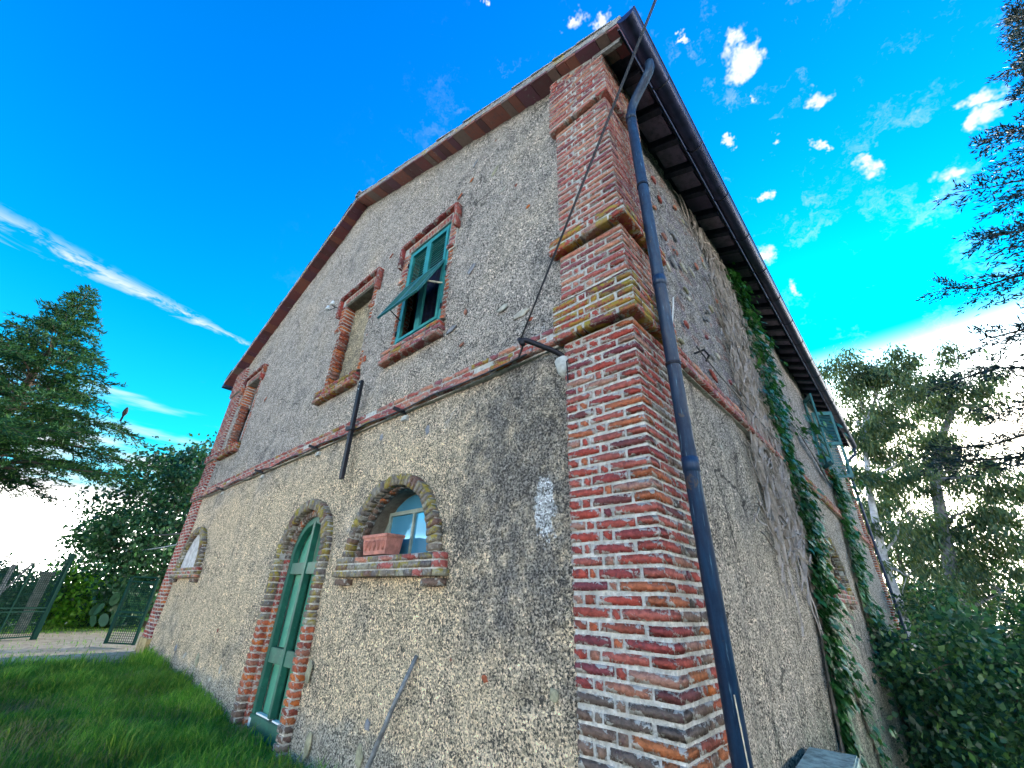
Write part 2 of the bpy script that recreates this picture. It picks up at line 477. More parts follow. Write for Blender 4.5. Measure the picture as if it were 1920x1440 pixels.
make_leaf('leaf_euc', (.035, .08, .05), (.065, .115, .055), (.12, .145, .045), .3, .5)
make_leaf('leaf_dark_conifer', (.006, .018, .022), (.01, .03, .03), (.016, .042, .036), .08, .5)
make_leaf('leaf_bright', (.08, .27, .03), (.13, .36, .03), (.22, .42, .05), .4, .45)
make_leaf('leaf_hedge', (.014, .06, .032), (.025, .09, .04), (.045, .12, .04), .25, .45)
make_leaf('leaf_under', (.010, .045, .028), (.020, .08, .04), (.10, .19, .07), .35, .4)
make_leaf('leaf_fig', (.045, .14, .09), (.07, .19, .11), (.11, .23, .12), .35, .4)
make_leaf('leaf_ivy', (.012, .07, .024), (.022, .105, .03), (.055, .16, .04), .2, .4, .35)
make_leaf('grass_blade', (.055, .18, .025), (.12, .29, .04), (.28, .38, .08), .4, .6, .2)
make_leaf('grass_dry', (.24, .22, .11), (.32, .29, .16), (.19, .2, .09), .3, .7)
m, T, p = mat('soil')
P = pos(T)
x, y, z = T.xyz(P)[:3]
dirt = T.mix(T.mr(T.noise(P, 5, 7, .7), .3, .7), (.30, .225, .15), (.52, .42, .30))
dirt = T.mix(T.mr(T.noise(P, 40, 4, .7), .55, .7, 0, .6), dirt, (.50, .44, .36))
green = T.mix(T.noise(P, 3, 5, .6), (.02, .055, .018), (.05, .10, .03))
band = T.math('ADD', T.math('SUBTRACT', -10.9, x), T.math('MULTIPLY', T.math('SUBTRACT', T.noise(P, .9, 5, .6), .5), 2.4))
isp = T.math('MULTIPLY', T.mr(band, 0, .5), T.mr(T.math('ADD', x, T.math('MULTIPLY', T.noise(P, .7, 4), 1.5)), -17.6, -16.4))
T.l(T.mix(isp, green, dirt), p.inputs['Base Color'])
p.inputs['Roughness'].default_value = 1.0
T.l(T.bump(T.noise(P, 9, 4, .7), .5, .03), p.inputs['Normal'])


# ------------------------------------------------------------------ object helpers
def link(o, parent=None):
    COL.objects.link(o)
    if parent is not None: o.parent = parent
    return o
def tag(o, label=None, cat=None, group=None, kind=None):
    if label: o['label'] = label
    if cat: o['category'] = cat
    if group: o['group'] = group
    if kind: o['kind'] = kind
    return o
def empty(name, loc=(0, 0, 0), parent=None):
    o = bpy.data.objects.new(name, None)
    o.location = loc
    o.empty_display_size = .2
    return link(o, parent)
def np_mesh(name, V, F, material, smooth=False):
    """V (n,3) array, F (m,k) array of equal-sized faces"""
    V = np.asarray(V, np.float32); F = np.asarray(F, np.int32)
    me = bpy.data.meshes.new(name)
    me.vertices.add(len(V)); me.vertices.foreach_set('co', V.ravel())
    k = F.shape[1]
    me.loops.add(F.size); me.loops.foreach_set('vertex_index', F.ravel())
    me.polygons.add(len(F)); me.polygons.foreach_set('loop_start', np.arange(0, F.size, k, dtype=np.int32))
    me.update(calc_edges=True)
    me.validate()
    if smooth: me.polygons.foreach_set('use_smooth', np.ones(len(F), bool))
    me.materials.append(MATS[material])
    return me
def np_obj(name, V, F, material, parent=None, smooth=False):
    return link(bpy.data.objects.new(name, np_mesh(name, V, F, material, smooth)), parent)

class MB:
    def __init__(self):
        self.v = []; self.f = []
    def add(self, V, F):
        o = len(self.v)
        self.v += [tuple(map(float, p)) for p in V]
        self.f += [tuple(int(i) + o for i in f) for f in F]
        return self
    def box(self, x0, x1, y0, y1, z0, z1):
        V = [(x, y, z) for z in (z0, z1) for y in (y0, y1) for x in (x0, x1)]
        return self.add(V, [(0, 2, 3, 1), (4, 5, 7, 6), (0, 1, 5, 4), (2, 6, 7, 3), (0, 4, 6, 2), (1, 3, 7, 5)])
    def obox(self, c, ax, ay, az):
        """oriented box: centre, three half-vectors"""
        c, ax, ay, az = (np.array(q, float) for q in (c, ax, ay, az))
        V = [c + sx * ax + sy * ay + sz * az for sz in (-1, 1) for sy in (-1, 1) for sx in (-1, 1)]
        return self.add(V, [(0, 2, 3, 1), (4, 5, 7, 6), (0, 1, 5, 4), (2, 6, 7, 3), (0, 4, 6, 2), (1, 3, 7, 5)])
    def bar(self, p, q, w, d, side=(0, 0, 1)):
        p = np.array(p, float); q = np.array(q, float)
        a = q - p; L = np.linalg.norm(a); a /= L
        s = np.array(side, float); s -= a * (a @ s); s /= np.linalg.norm(s)
        t = np.cross(a, s)
        return self.obox((p + q) / 2, a * L / 2, s * w / 2, t * d / 2)
    def tube(self, pts, r, n=8, cap=True):
        V, F = tube(pts, r, n, cap)
        return self.add(V, F)
    def build(self, name, material, parent=None, smooth=False, bevel=0.0):
        me = bpy.data.meshes.new(name)
        me.from_pydata(self.v, [], self.f)
        if smooth:
            for pl in me.polygons: pl.use_smooth = True
        me.materials.append(MATS[material])
        if bevel:
            bm = bmesh.new(); bm.from_mesh(me)
            bmesh.ops.bevel(bm, geom=bm.edges[:], offset=bevel, segments=2, affect='EDGES')
            bm.to_mesh(me); bm.free()
        return link(bpy.data.objects.new(name, me), parent)

def tube(pts, r, n=8, cap=True):
    pts = [np.array(p, float) for p in pts]
    rs = [r] * len(pts) if np.isscalar(r) else list(r)
    V = []; F = []
    prev = None
    for i, p in enumerate(pts):
        a = pts[min(i + 1, len(pts) - 1)] - pts[max(i - 1, 0)]
        a = a / (np.linalg.norm(a) + 1e-9)
        if prev is None:
            s = np.cross(a, (0, 0, 1) if abs(a[2]) < .9 else (1, 0, 0))
        else:
            s = prev - a * (a @ prev)
        s /= np.linalg.norm(s) + 1e-9
        prev = s
        t = np.cross(a, s)
        for k in range(n):
            w = 2 * math.pi * k / n
            V.append(p + rs[i] * (math.cos(w) * s + math.sin(w) * t))
    for i in range(len(pts) - 1):
        for k in range(n):
            F.append((i * n + k, i * n + (k + 1) % n, (i + 1) * n + (k + 1) % n, (i + 1) * n + k))
    if cap:
        F.append(tuple(range(n))[::-1]); F.append(tuple(range((len(pts) - 1) * n, len(pts) * n)))
    return V, F

def project(p):
    v = RW.T @ (np.array(p, float) - CAM)
    if v[2] < .05: return None
    return 960 + 780 * v[0] / v[2], 720 + 780 * v[1] / v[2], v[2]

def vnoise(x, y, seed=0):
    """vectorised 2D value noise in 0..1"""
    xi = np.floor(x).astype(np.int64); yi = np.floor(y).astype(np.int64)
    fx = x - xi; fy = y - yi
    fx = fx * fx * (3 - 2 * fx); fy = fy * fy * (3 - 2 * fy)
    def hsh(a, b):
        n = (a * 374761393 + b * 668265263 + seed * 144665) & 0x7fffffff
        n = ((n ^ (n >> 13)) * 1274126177) & 0x7fffffff
        return ((n ^ (n >> 16)) & 0xffff) / 65535.0
    return (hsh(xi, yi) * (1 - fx) + hsh(xi + 1, yi) * fx) * (1 - fy) + (hsh(xi, yi + 1) * (1 - fx) + hsh(xi + 1, yi + 1) * fx) * fy

# ------------------------------------------------------------------ ground
def ground_z(x, y):
    x = np.asarray(x, float); y = np.asarray(y, float)
    g = -1.52 + .30 * np.clip((-x - 4) / 8, 0, 1)
    # the garden falls away along the side wall and to the right
    side = np.clip((x + .6) / 1.2, 0, 1) * np.clip((y + .3) / 2.0, 0, 1)
    g = g - side * (.16 * np.clip(y, 0, 18) + .10 * np.clip(x - 1, 0, 30) + .25)
    g = g - .22 * np.clip(x - 4, 0, 30) * np.clip((x - 3) / 4, 0, 1)
    g = g - np.clip((y - 17) / 30, 0, 1) * 4.5 * np.clip((x + 14) / 6, 0, 1)
    g = np.where(x < -20, g - .02 * (-20 - x).clip(0, 200), g)
    g = g + .05 * (vnoise(x * 1.1, y * 1.1, 3) - .5) + .03 * (vnoise(x * 3.3, y * 3.3, 4) - .5)
    return g
def axis_lines(lo, hi, d0, d1, far):
    a = list(np.arange(lo, hi, d0))
    v = hi; d = d0
    while v < far: a.append(v); d *= 1.25; v += d
    a.append(far)
    v = lo; d = d1; b = []
    while v > -far: v -= d; d *= 1.25; b.append(max(v, -far))
    return np.array(sorted(set(b + a)))
gx = axis_lines(-20, 8, .35, .35, 900); gy = axis_lines(-7, 20, .35, .35, 900)
GX, GY = np.meshgrid(gx, gy)
GZ = ground_z(GX, GY)
V = np.stack([GX, GY, GZ], -1).reshape(-1, 3)
nx, ny = len(gx), len(gy)
ii, jj = np.meshgrid(np.arange(nx - 1), np.arange(ny - 1))
i0 = (jj * nx + ii).ravel()
F = np.stack([i0, i0 + 1, i0 + nx + 1, i0 + nx], -1)
tag(np_obj('ground', V, F, 'soil', smooth=True), kind='structure')

# ------------------------------------------------------------------ the farmhouse
HX0, HX1, HY1 = -11.95, 0.0, 16.7
XR, ZR, SL = -5.95, 7.93, .385           # ridge and slope of the soffit line
def soffit(x): return ZR - SL * abs(x - XR)
house = empty('farmhouse', (HX1, 0, -1.5))
tag(house, 'weathered plaster farmhouse with red brick corner pilasters and arched green door', 'farmhouse')
house.location = (0, 0, 0)

# brick store: every brick goes through here; the 300 largest in view become objects, the rest one part
BR = []
def brick(part, c, u, n, w, L, D, H, m='brick_red'):
    BR.append((part, np.array(c, float), np.array(u, float), np.array(n, float), np.array(w, float), L, D, H, m))
UX, UY, UZ = np.array([1., 0, 0]), np.array([0, 1., 0]), np.array([0, 0, 1.])
def jit(s): return random.uniform(-s, s)

# wall sheets with real relief -----------------------------------------------------------
def lines(lo, hi, step, extra):
    a = list(np.arange(lo, hi + 1e-6, step)) + [hi]
    a = [v for v in a if all(abs(v - e) > step * .45 for e in extra)] + list(extra)
    return np.array(sorted(set(round(float(v), 4) for v in a)))
def wall_sheet(name, us, zs, top, inhole, place, material, amp):
    U, Z = np.meshgrid(us, zs)
    Zc = np.minimum(Z, top(U))
    nu, nz = len(us), len(zs)
    n = (vnoise(U * 9, Zc * 9, 11) - .5) * .9 + (vnoise(U * 21, Zc * 21, 12) - .5) * .9 + (vnoise(U * 1.3, Zc * 1.3, 13) - .5) * 2.2
    disp = n * amp
    ii, jj = np.meshgrid(np.arange(nu - 1), np.arange(nz - 1))
    uc = (us[:-1] + us[1:])[ii] / 2; zc = (zs[:-1] + zs[1:])[jj] / 2
    keep = ~inhole(uc, zc) & (zs[:-1][jj] < np.maximum(top(us[:-1][ii]), top(us[1:][ii])) - 1e-4)
    i0 = (jj * nu + ii)[keep]
    F = np.stack([i0, i0 + 1, i0 + nu + 1, i0 + nu], -1)
    V = place(U.ravel(), Zc.ravel(), disp.ravel())
    used = np.unique(F)
    remap = np.full(len(V), -1); remap[used] = np.arange(len(used))
    return np_obj(name, V[used], remap[F], material, house, smooth=True)

LUN = [(-2.80, .36), (-10.33, .40)]                 # arched windows of the front: centre x, springing z
WIN = [(-3.02, 'shutter'), (-5.07, 'blocked'), (-10.35, 'niche')]
DOOR = (-4.86, .41)
def hole_front(u, z):
    h = np.zeros(u.shape, bool)
    for cx, cz in LUN: h |= ((u - cx) ** 2 + (z - cz) ** 2 < .745 ** 2) & (z > cz - .03)
    for cx, k in WIN: h |= (abs(u - cx) < .52) & (z > 3.12) & (z < 4.9)
    h |= ((abs(u - DOOR[0]) < .66) & (z < DOOR[1])) | ((u - DOOR[0]) ** 2 + (z - DOOR[1]) ** 2 < .66 ** 2)
    return h
ex = []
for cx, k in WIN: ex += [cx - .52, cx + .52]
us = np.concatenate([lines(HX0, -4.2, .06, [e for e in ex if e < -4.2]), lines(-4.16, 0.0, .035, [e for e in ex if e > -4.2])])
zs = np.concatenate([lines(-1.9, 2.6, .035, [.33, .37]), lines(2.64, 8.0, .055, [3.12, 4.9])])
front = wall_sheet('front_wall', us, zs, lambda u: ZR - SL * np.abs(u - XR) + .03, hole_front,
                   lambda u, z, d: np.stack([u, -d, z], -1), 'plaster_front', .016)
SLUN = (6.62, .30); SWIN = (10.72, .5)
def hole_side(u, z):
    h = ((u - SLUN[0]) ** 2 + (z - SLUN[1]) ** 2 < .745 ** 2) & (z > SLUN[1] - .03)
    h |= (abs(u - SWIN[0]) < .5) & (z > 3.12) & (z < 5.0)
    return h
us = np.concatenate([lines(0, 4, .045, []), lines(4.06, HY1, .08, [SWIN[0] - .5, SWIN[0] + .5])])
zs = np.concatenate([lines(-6.0, -1.9, .15, []), lines(-1.86, 5.66, .055, [3.12, 5.0])])
sidew = wall_sheet('side_wall', us, zs, lambda u: u * 0 + 5.64, hole_side,
                   lambda u, z, d: np.stack([d + np.clip(-1.35 - z, 0, 9) * .07 * np.clip((u - 9) / 4, 0, 1), u, z], -1), 'plaster_side', .028)
MB().box(HX0, HX0 + .4, .02, HY1, -2, 5.64).build('left_wall', 'plaster_side', house)
b = MB(); b.add([(HX0, HY1, -6), (0, HY1, -6), (0, HY1, 5.62), (XR, HY1, 7.9), (HX0, HY1, 5.62)], [(0, 1, 2, 3, 4)])
b.build('rear_wall', 'plaster_side', house)

# pilasters ---------------------------------------------------------------------------
CH = .0722
def pilaster_bricks(part, z0, z1, pr, xl, yb, m, sgn=1, side=True, cx0=0.0, lowm=None):
    """corner pilaster: front face at y=-pr from x=xl to pr, side face at x=pr from y=-pr to yb"""
    n = int(round((z1 - z0) / CH)); h = (z1 - z0) / n
    for i in range(n):
        zc = z0 + (i + .5) * h
        A = i % 2 == 0
        mm = lowm if (lowm and zc < -.46 + jit(.06)) else m
        sidem = lambda: mm if not lowm else random.choice((mm, mm, 'brick_brown', 'brick_orange' if zc < .3 else 'brick_red'))  # browner brick mix, also paints in the weaker light on the side face
        hb = h - random.uniform(.011, .020)
        lx, ly = (.14, .285) if A else (.285, .14)
        lx += jit(.012); ly += jit(.012)
        drop = 0.0
        # corner brick, seen on both faces
        pj = jit(.002)
        brick(part, (pr - lx / 2 + pj, -pr + ly / 2 - jit(.002), zc + jit(.003)), UX, UY, UZ, lx, ly, hb, mm)
        # rest of the front face
        x = pr - lx
        pat = [.275, .055, 9] if A else [.06, 9]
        for w in pat:
            x -= random.uniform(.014, .026)
            w = min(w + jit(.015), x - xl)
            if w < .03: break
            brick(part, (x - w / 2, -pr + .05 + jit(.0025), zc + jit(.004)), UX, UY, UZ, w, .10, hb - random.uniform(0, .006), 'brick_orange' if (lowm and zc < .35 and mm == m and random.random() < .3) else mm)
            x -= w
        if side:
            y = -pr + ly
            pat = [.06, .14, 9] if A else [.275, 9]
            for w in pat:
                y += random.uniform(.012, .022)
                w = min(w + jit(.015), yb - y)
                if w < .03: break
                brick(part, (pr - .05 + jit(.0025), y + w / 2, zc + jit(.004)), UY, UX, UZ, w, .10, hb - random.uniform(0, .006), sidem())
                y += w
def pil_core(mb, z0, z1, pr, xl, yb):
    g = .0075
    mb.box(xl + g, pr - g, -pr + g, .03, z0, z1)
    mb.box(-.03, pr - g - .001, .0305, yb - g, z0, z1)
YB = .60
pm_ = MB()
segs = [(-1.75, 1.93, .062, -.565, 'brick_red'), (1.935, 2.315, .128, -.63, 'brick_lichen'), (2.32, 2.905, .072, -.575, 'brick_pink'),
        (2.91, 3.085, .15, -.645, 'brick_lichen'), (3.09, 4.815, .074, -.575, 'brick_pink'), (4.82, 5.80, .125, -.635, 'brick_pink')]
for z0, z1, pr, xl, m_ in segs:
    pil_core(pm_, z0 + (.03 if pr > .1 else 0), z1 if z1 < 5.7 else 5.58, pr, xl, YB + (pr - .062))
pil = pm_.build('corner_pilaster', 'lime_mortar', house)
for z0, z1, pr, xl, m_ in segs:
    if z1 > 5.7: z1 = 5.60
    pilaster_bricks(pil, z0, z1, pr, xl, YB + (pr - .062), m_, lowm='brick_brown' if z0 < 0 else None)
# top courses of the front face run up under the sloping verge
for i in range(4):
    zc = 5.60 + (i + .5) * CH
    xe = XR + (ZR - zc - .05) / SL
    x = min(.10, xe)
    while x > -.61:
        w = random.choice((.13, .26, .2)); w = min(w, x + .62)
        if w > .04: brick(pil, (x - w / 2, -.074, zc), UX, UY, UZ, w - .015, .10, CH - .016, 'brick_pink')
        x -= w
MB().box(-.60, -.02, -.112, .02, 5.55, 5.84).build('pilaster_top_mortar', 'lime_mortar', pil)
# sloped mossy weatherings on the two ledges
def ledge(z, pin, pout, xl):
    b = MB()
    b.add([(xl, -pout, z), (pout, -pout, z), (pout, YB + .05, z), (xl, -pin, z + .045), (pin, -pin, z + .045), (pin, YB + .05, z + .045)],
          [(0, 1, 4, 3), (1, 2, 5, 4)])
    return b.build('weathering_ledge', 'brick_lichen', pil)
ledge(2.317, .066, .126, -.63); ledge(3.087, .068, .147, -.64)

# far-left pilaster of the front
pb = MB()
lsegs = [(-1.6, 1.93, .06, 'brick_red'), (1.935, 2.315, .11, 'brick_red'), (2.32, 2.9, .07, 'brick_red'), (2.905, 3.085, .12, 'brick_red'), (3.09, 4.8, .07, 'brick_pink'), (4.82, 5.55, .11, 'brick_pink')]
for z0, z1, pr, m_ in lsegs: pb.box(-11.95 - pr + .01, -11.32 - .01 + (pr - .06), -pr + .01, .03, z0, z1)
lpil = pb.build('left_pilaster', 'lime_mortar', house)
for z0, z1, pr, m_ in lsegs:
    n = int(round((z1 - z0) / CH)); h = (z1 - z0) / n
    for i in range(n):
        zc = z0 + (i + .5) * h
        x = -11.95 - pr; xe = -11.32 + (pr - .06)
        for w in ([.14, .28, 9] if i % 2 else [.28, .28, 9]):
            w = min(w, xe - x)
            if w > .03: brick(lpil, (x + w / 2, -pr + .05, zc), UX, UY, UZ, w - .015, .10, h - .015, 'brick_orange' if -.3 < zc < .1 else m_)
            x += w
MB().box(-12.03, -11.28, -.085, .02, -1.7, -.95).build('rendered_foot', 'ochre_render', lpil)

# far pilaster of the side wall
fp = MB(); fp.box(-.03, .05, HY1 - .62, HY1 + .05, -1.45, 5.55)
fpil = fp.build('far_pilaster', 'lime_mortar', house)
for i in range(int((5.5 + 1.4) / CH)):
    zc = -1.4 + (i + .5) * CH
    y = HY1 - .63; pr = .11 if 1.93 < zc < 2.3 else .065
    for w in ([.14, .28, .26] if i % 2 else [.28, .26, .14]):
        brick(fpil, (pr - .05, y + w / 2, zc), UY, UX, UZ, w - .015, .10, CH - .015, 'brick_orange'); y += w

# string courses ----------------------------------------------------------------------
sb = MB(); sb.box(-11.30, -.62, -.045, .02, 1.945, 2.165)
strc = sb.build('string_course', 'lime_mortar', house)
for i in range(3):
    zc = 1.955 + (i + .5) * CH; pr = .085 if i == 0 else .055
    x = -.63 - (.13 if i % 2 else 0)
    while x > -11.25:
        w = random.choice((.27, .27, .13, .2))
        if random.random() > .04 or i == 0:
            brick(strc, (x - w / 2, -pr + .05 + jit(.004), zc), UX, UY, UZ, w - random.uniform(.012, .02), .10, CH - random.uniform(.012, .018), 'brick_pink' if random.random() < .85 else 'brick_lichen')
        x -= w
sb = MB(); sb.box(-.02, .04, YB + .05, HY1 - .64, 1.90, 2.10)
sstr = sb.build('side_string_course', 'lime_mortar', house)
for i in range(3):
    zc = 1.90 + (i + .5) * CH; pr = .085 if i == 0 else .06
    y = YB + .06 + (.13 if i % 2 else 0)
    while y < HY1 - .66:
        w = random.choice((.27, .27, .13))
        brick(sstr, (pr - .05 + jit(.004), y + w / 2, zc), UY, UX, UZ, w - .015, .10, CH - .015, 'brick_lichen' if 5.4 < y < 9 else 'brick_pink')
        y += w

# openings ----------------------------------------------------------------------------
def frame_of(front_side):
    """maps (u, depth, z) to world: u along the wall, depth outwards"""
    if front_side: return (lambda u, d, z: np.array([u, -d, z])), UX, UY
    return (lambda u, d, z: np.array([d, u, z])), UY, UX
def lunette(cu, cz, frontal, kind):
    pt, au, an = frame_of(frontal)
    mb = MB()
    # mortar bed: ring + sill block
    n = 24
    V = []; F = []
    for i in range(n + 1):
        t = math.pi * i / n
        for r, d in ((.80, .075), (.70, .075), (.70, -.02), (.80, -.02)):
            V.append(pt(cu + r * math.cos(t), d, cz + r * math.sin(t)))
    for i in range(n):
        for k in range(4): F.append((i * 4 + k, i * 4 + (k + 1) % 4, (i + 1) * 4 + (k + 1) % 4, (i + 1) * 4 + k))
    mb.add(V, F)
    a0, a1 = pt(cu - .895, -.3, cz - .19), pt(cu + .895, .088, cz - .006)
    lo, hi = np.minimum(a0, a1), np.maximum(a0, a1)
    mb.box(lo[0], hi[0], lo[1], hi[1], lo[2], hi[2])
    sur = mb.build('arched_window_surround', 'lime_mortar', house)
    bm_ = 'brick_moss'
    N = 34
    for i in range(N):
        t = math.pi * (i + .5) / N
        rv = au * math.cos(t) + UZ * math.sin(t); tv = -au * math.sin(t) + UZ * math.cos(t)
        c = pt(cu, 0, cz) + rv * (.752 + jit(.006)) + an * ((-1 if frontal else 1) * (.045 + jit(.006)))
        brick(sur, c, tv, an, rv, math.pi * .75 / N - random.uniform(.010, .016), .11, .118 + jit(.008), bm_)
    # inner ring, set back
    N = 26
    for i in range(N):
        t = math.pi * (i + .5) / N
        rv = au * math.cos(t) + UZ * math.sin(t); tv = -au * math.sin(t) + UZ * math.cos(t)
        dep = .10 if kind != 'blind' else .06
        c = pt(cu, .0, cz) + rv * .70 + an * ((1 if frontal else -1) * (dep / 2 - .01))
        brick(sur, c, tv, an, rv, math.pi * .69 / N - .012, dep, .045, 'brick_brown' if kind != 'blind' else 'brick_moss')
    # sill: three courses, little brick feet under its ends
    for i in range(3):
        zc = cz - .203 + (i + .5) * .0675
        u = cu - .92 - (.0 if i else .03)
        e = cu + .92 + (.0 if i else .03)
        pat = (.27, .13, .27, .2) if i else (.14,)
        k = 0
        while u < e - .03:
            w = min(pat[k % len(pat)] + jit(.015), e - u); k += 1
            pr = .115 if i == 0 else .10
            brick(sur, pt(u + w / 2, pr - .06 + jit(.004), zc), au, an, UZ, w - .014, .12, .0675 - .012, 'brick_pink' if random.random() < .35 else 'brick_moss')
            u += w
    for u in (cu - .86, cu + .70):
        brick(sur, pt(u + .08, .02, cz - .245), au, an, UZ, .26, .12, .065, 'brick_brown')
    if kind == 'blind':
        # walled up: rough grey infill
        V = [pt(cu, .012, cz)] + [pt(cu + .70 * math.cos(math.pi * i / 20), .012, cz - .01 + .70 * math.sin(math.pi * i / 20)) for i in range(21)]
        MB().add(V, [(0, i, i + 1) for i in range(1, 21)]).build('infill', 'infill_grey', sur)
        return sur
    # reveal tunnel behind the inner ring
    V = []; F = []
    for i in range(25):
        t = math.pi * i / 24
        for d in (-.0, -.52): V.append(pt(cu + .685 * math.cos(t), d, cz + .685 * math.sin(t)))
    for i in range(24): F.append((2 * i, 2 * i + 1, 2 * i + 3, 2 * i + 2))
    MB().add(V, F).build('reveal', 'reveal_plaster', sur)
    # window: casement with two panes and arched head
    D = -.215
    fr = MB()
    def ub(u0, u1, z0, z1, d0, d1):
        a, b_ = pt(u0, d0, z0), pt(u1, d1, z1)
        lo, hi = np.minimum(a, b_), np.maximum(a, b_)
        fr.box(lo[0], hi[0], lo[1], hi[1], lo[2], hi[2])
    zt = cz + .49
    ub(cu - .47, cu - .435, cz, zt, D - .04, D + .01); ub(cu + .435, cu + .47, cz, zt, D - .04, D + .01)
    ub(cu - .016, cu + .016, cz + .035, zt - .04, D - .035, D + .006)
    ub(cu - .435, cu + .435, zt - .04, zt, D - .04, D + .008); ub(cu - .435, cu + .435, cz, cz + .035, D - .04, D + .008)
    wf = fr.build('window_frame', 'window_wood', sur)
    for u0, u1 in ((cu - .435, cu - .016), (cu + .016, cu + .435)):
        q = [pt(u0, D - .012, cz + .035), pt(u1, D - .012, cz + .035), pt(u1, D - .018, zt - .04), pt(u0, D - .018, zt - .04)]
        MB().add(q, [(0, 1, 2, 3)]).build('pane', 'window_glass', sur)
    # boards filling the arch around the casement
    V = [pt(cu + .70 * math.cos(t), D - .045, cz + .70 * math.sin(t)) for t in np.linspace(0, math.pi, 21)]
    MB().add([pt(cu, D - .045, cz)] + V, [(0, i, i + 1) for i in range(1, 21)]).build('backing_board', 'window_wood', sur)
    t0, t1 = math.acos(.45 / .66), math.pi - math.acos(.45 / .66)
    V = [pt(cu + .66 * math.cos(t), D - .02, cz + .66 * math.sin(t)) for t in np.linspace(t0, t1, 11)]
    V = [pt(cu - .40, D - .02, zt + .01), pt(cu + .40, D - .02, zt + .01)] + [v for v in V if v[2] > zt + .01]
    MB().add(V, [tuple(range(len(V)))]).build('head_light', 'window_glass', sur)
    return sur
lunette(*LUN[0], True, 'window')
lunette(*LUN[1], True, 'blind')
lunette(*SLUN, False, 'window')

def upper_window(cx, kind):
    x0, x1, z0, z1 = cx - .52, cx + .52, 3.12, 4.9
    mb = MB()
    mb.box(x0 - .15, x0 - .002, -.02, .20, 4.28, z1); mb.box(x1 + .002, x1 + .15, -.02, .20, 4.28, z1)
    mb.box(x0 - .15, x1 + .15, -.024, .20, z1 + .002, 5.055)
    sur = mb.build('upper_window_surround', 'lime_mortar', house)
    MB().box(x0 - .11, x1 + .11, -.08, .05, 2.84, 3.04).build('sill_bed', 'lime_mortar', sur)
    MB().add([(x0 - .13, -.085, 3.046), (x1 + .13, -.085, 3.046), (x1 + .13, .05, 3.125), (x0 - .13, .05, 3.125)], [(0, 1, 2, 3)]).build('sill_slope', 'lime_mortar', sur)
    n = 15
    for i in range(n):       # flat lintel of small soldier bricks
        x = x0 - .02 + (i + .5) * (1.08 / n)
        brick(sur, (x, .01, 4.965 + jit(.003)), UX, UY, UZ, 1.08 / n - .018, .09, .105, 'brick_pink')
    for i in range(5):       # hood of flat bricks
        x = cx - .70 + (i + .5) * .28
        brick(sur, (x, -.035 + jit(.004), 5.078 + jit(.003)), UX, UY, UZ, .272, .13, .042, 'brick_red')
    for s_ in (-1, 1):       # hood ends turned down
        for k in range(2):
            brick(sur, (cx + s_ * .675, -.035, 4.952 - k * .205), UZ, UY, UX, .20, .13, .042, 'brick_red')
        for k in range(8):   # quoins of the upper jamb
            zc = 4.30 + (k + .5) * .0745
            xc = cx + s_ * (.52 + .07)
            brick(sur, (xc, .085 - (.03 if k == 0 else 0), zc), UX, UY, UZ, .14, .225, .06, 'brick_pink' if kind == 'shutter' else 'brick_orange')
        k = 0
        zc = 3.16
        while zc < 4.28:     # reveal bricks of the lower jamb, nearly flush with the plaster
            brick(sur, (cx + s_ * (.52 + .045), .09 + jit(.004), zc), UX, UY, UZ, .10 + jit(.02), .19, .058, 'brick_orange')
            zc += .0745
    for i in range(3):       # sill
        zc = 2.825 + (i + .5) * .0735
        x = cx - .66
        while x < cx + .655:
            w = min(random.choice((.26, .26, .13)), cx + .66 - x)
            if w > .04: brick(sur, (x + w / 2, -.045 - (.015 if i == 0 else 0) + jit(.004), zc), UX, UY, UZ, w - .014, .12, .060, 'brick_lichen' if kind != 'shutter' or random.random() < .25 else 'brick_pink')
            x += w
    if kind == 'shutter':
        return sur
    MB().box(x0, x1, .005, .20, z1 - .02, z1).build('lintel_soffit', 'reveal_plaster', sur)
    d = .185 if kind == 'blocked' else .22
    us_ = np.linspace(x0, x1, 24); zs_ = np.linspace(z0, z1, 40)
    U, Z = np.meshgrid(us_, zs_)
    dd = (vnoise(U * 14, Z * 14, 5) - .5) * .02
    V = np.stack([U, d + dd, Z], -1).reshape(-1, 3)
    ii, jj = np.meshgrid(np.arange(23), np.arange(39)); i0 = (jj * 24 + ii).ravel()
    np_obj('infill', V, np.stack([i0, i0 + 1, i0 + 25, i0 + 24], -1), 'infill_plaster' if kind == 'blocked' else 'infill_grey', sur, smooth=True)
    MB().box(x0, x1, .0, .2, z0 - .04, z0 + .006).build('inner_sill', 'infill_plaster', sur)
    return sur
for cx, kind in WIN:
    upper_window(cx, kind)

# the shuttered window: teal frame, louvred upper half, lower flap propped outwards
cx = WIN[0][0]
x0, x1, z0, z1, zm = cx - .515, cx + .515, 3.13, 4.895, 4.16
fr = MB()
fr.box(x0, x0 + .055, .0, .06, z0, z1); fr.box(x1 - .055, x1, .0, .06, z0, z1)
fr.box(x0 + .055, x1 - .055, .0, .06, z1 - .055, z1); fr.box(x0 + .055, x1 - .055, .0, .06, z0, z0 + .05)
sh = fr.build('shuttered_window', 'frame_teal', house, bevel=.006)
lb = MB()
for a, b_ in ((x0 + .058, cx - .002), (cx + .002, x1 - .058)):
    lb.box(a, a + .05, -.012, .03, z0 + .055, z1 - .058); lb.box(b_ - .05, b_, -.012, .03, z0 + .055, z1 - .058)
    lb.box(a + .05, b_ - .05, -.012, .03, z1 - .11, z1 - .058); lb.box(a + .05, b_ - .05, -.012, .03, zm - .02, zm + .04); lb.box(a + .05, b_ - .05, -.012, .03, z0 + .055, z0 + .10)
lb.build('louvre_leaf_frame', 'frame_teal', sh)
slat_me = MB(); slat_me.obox((0, 0, 0), (.18, 0, 0), (0, .021, -.014), (0, .0022, .0033))
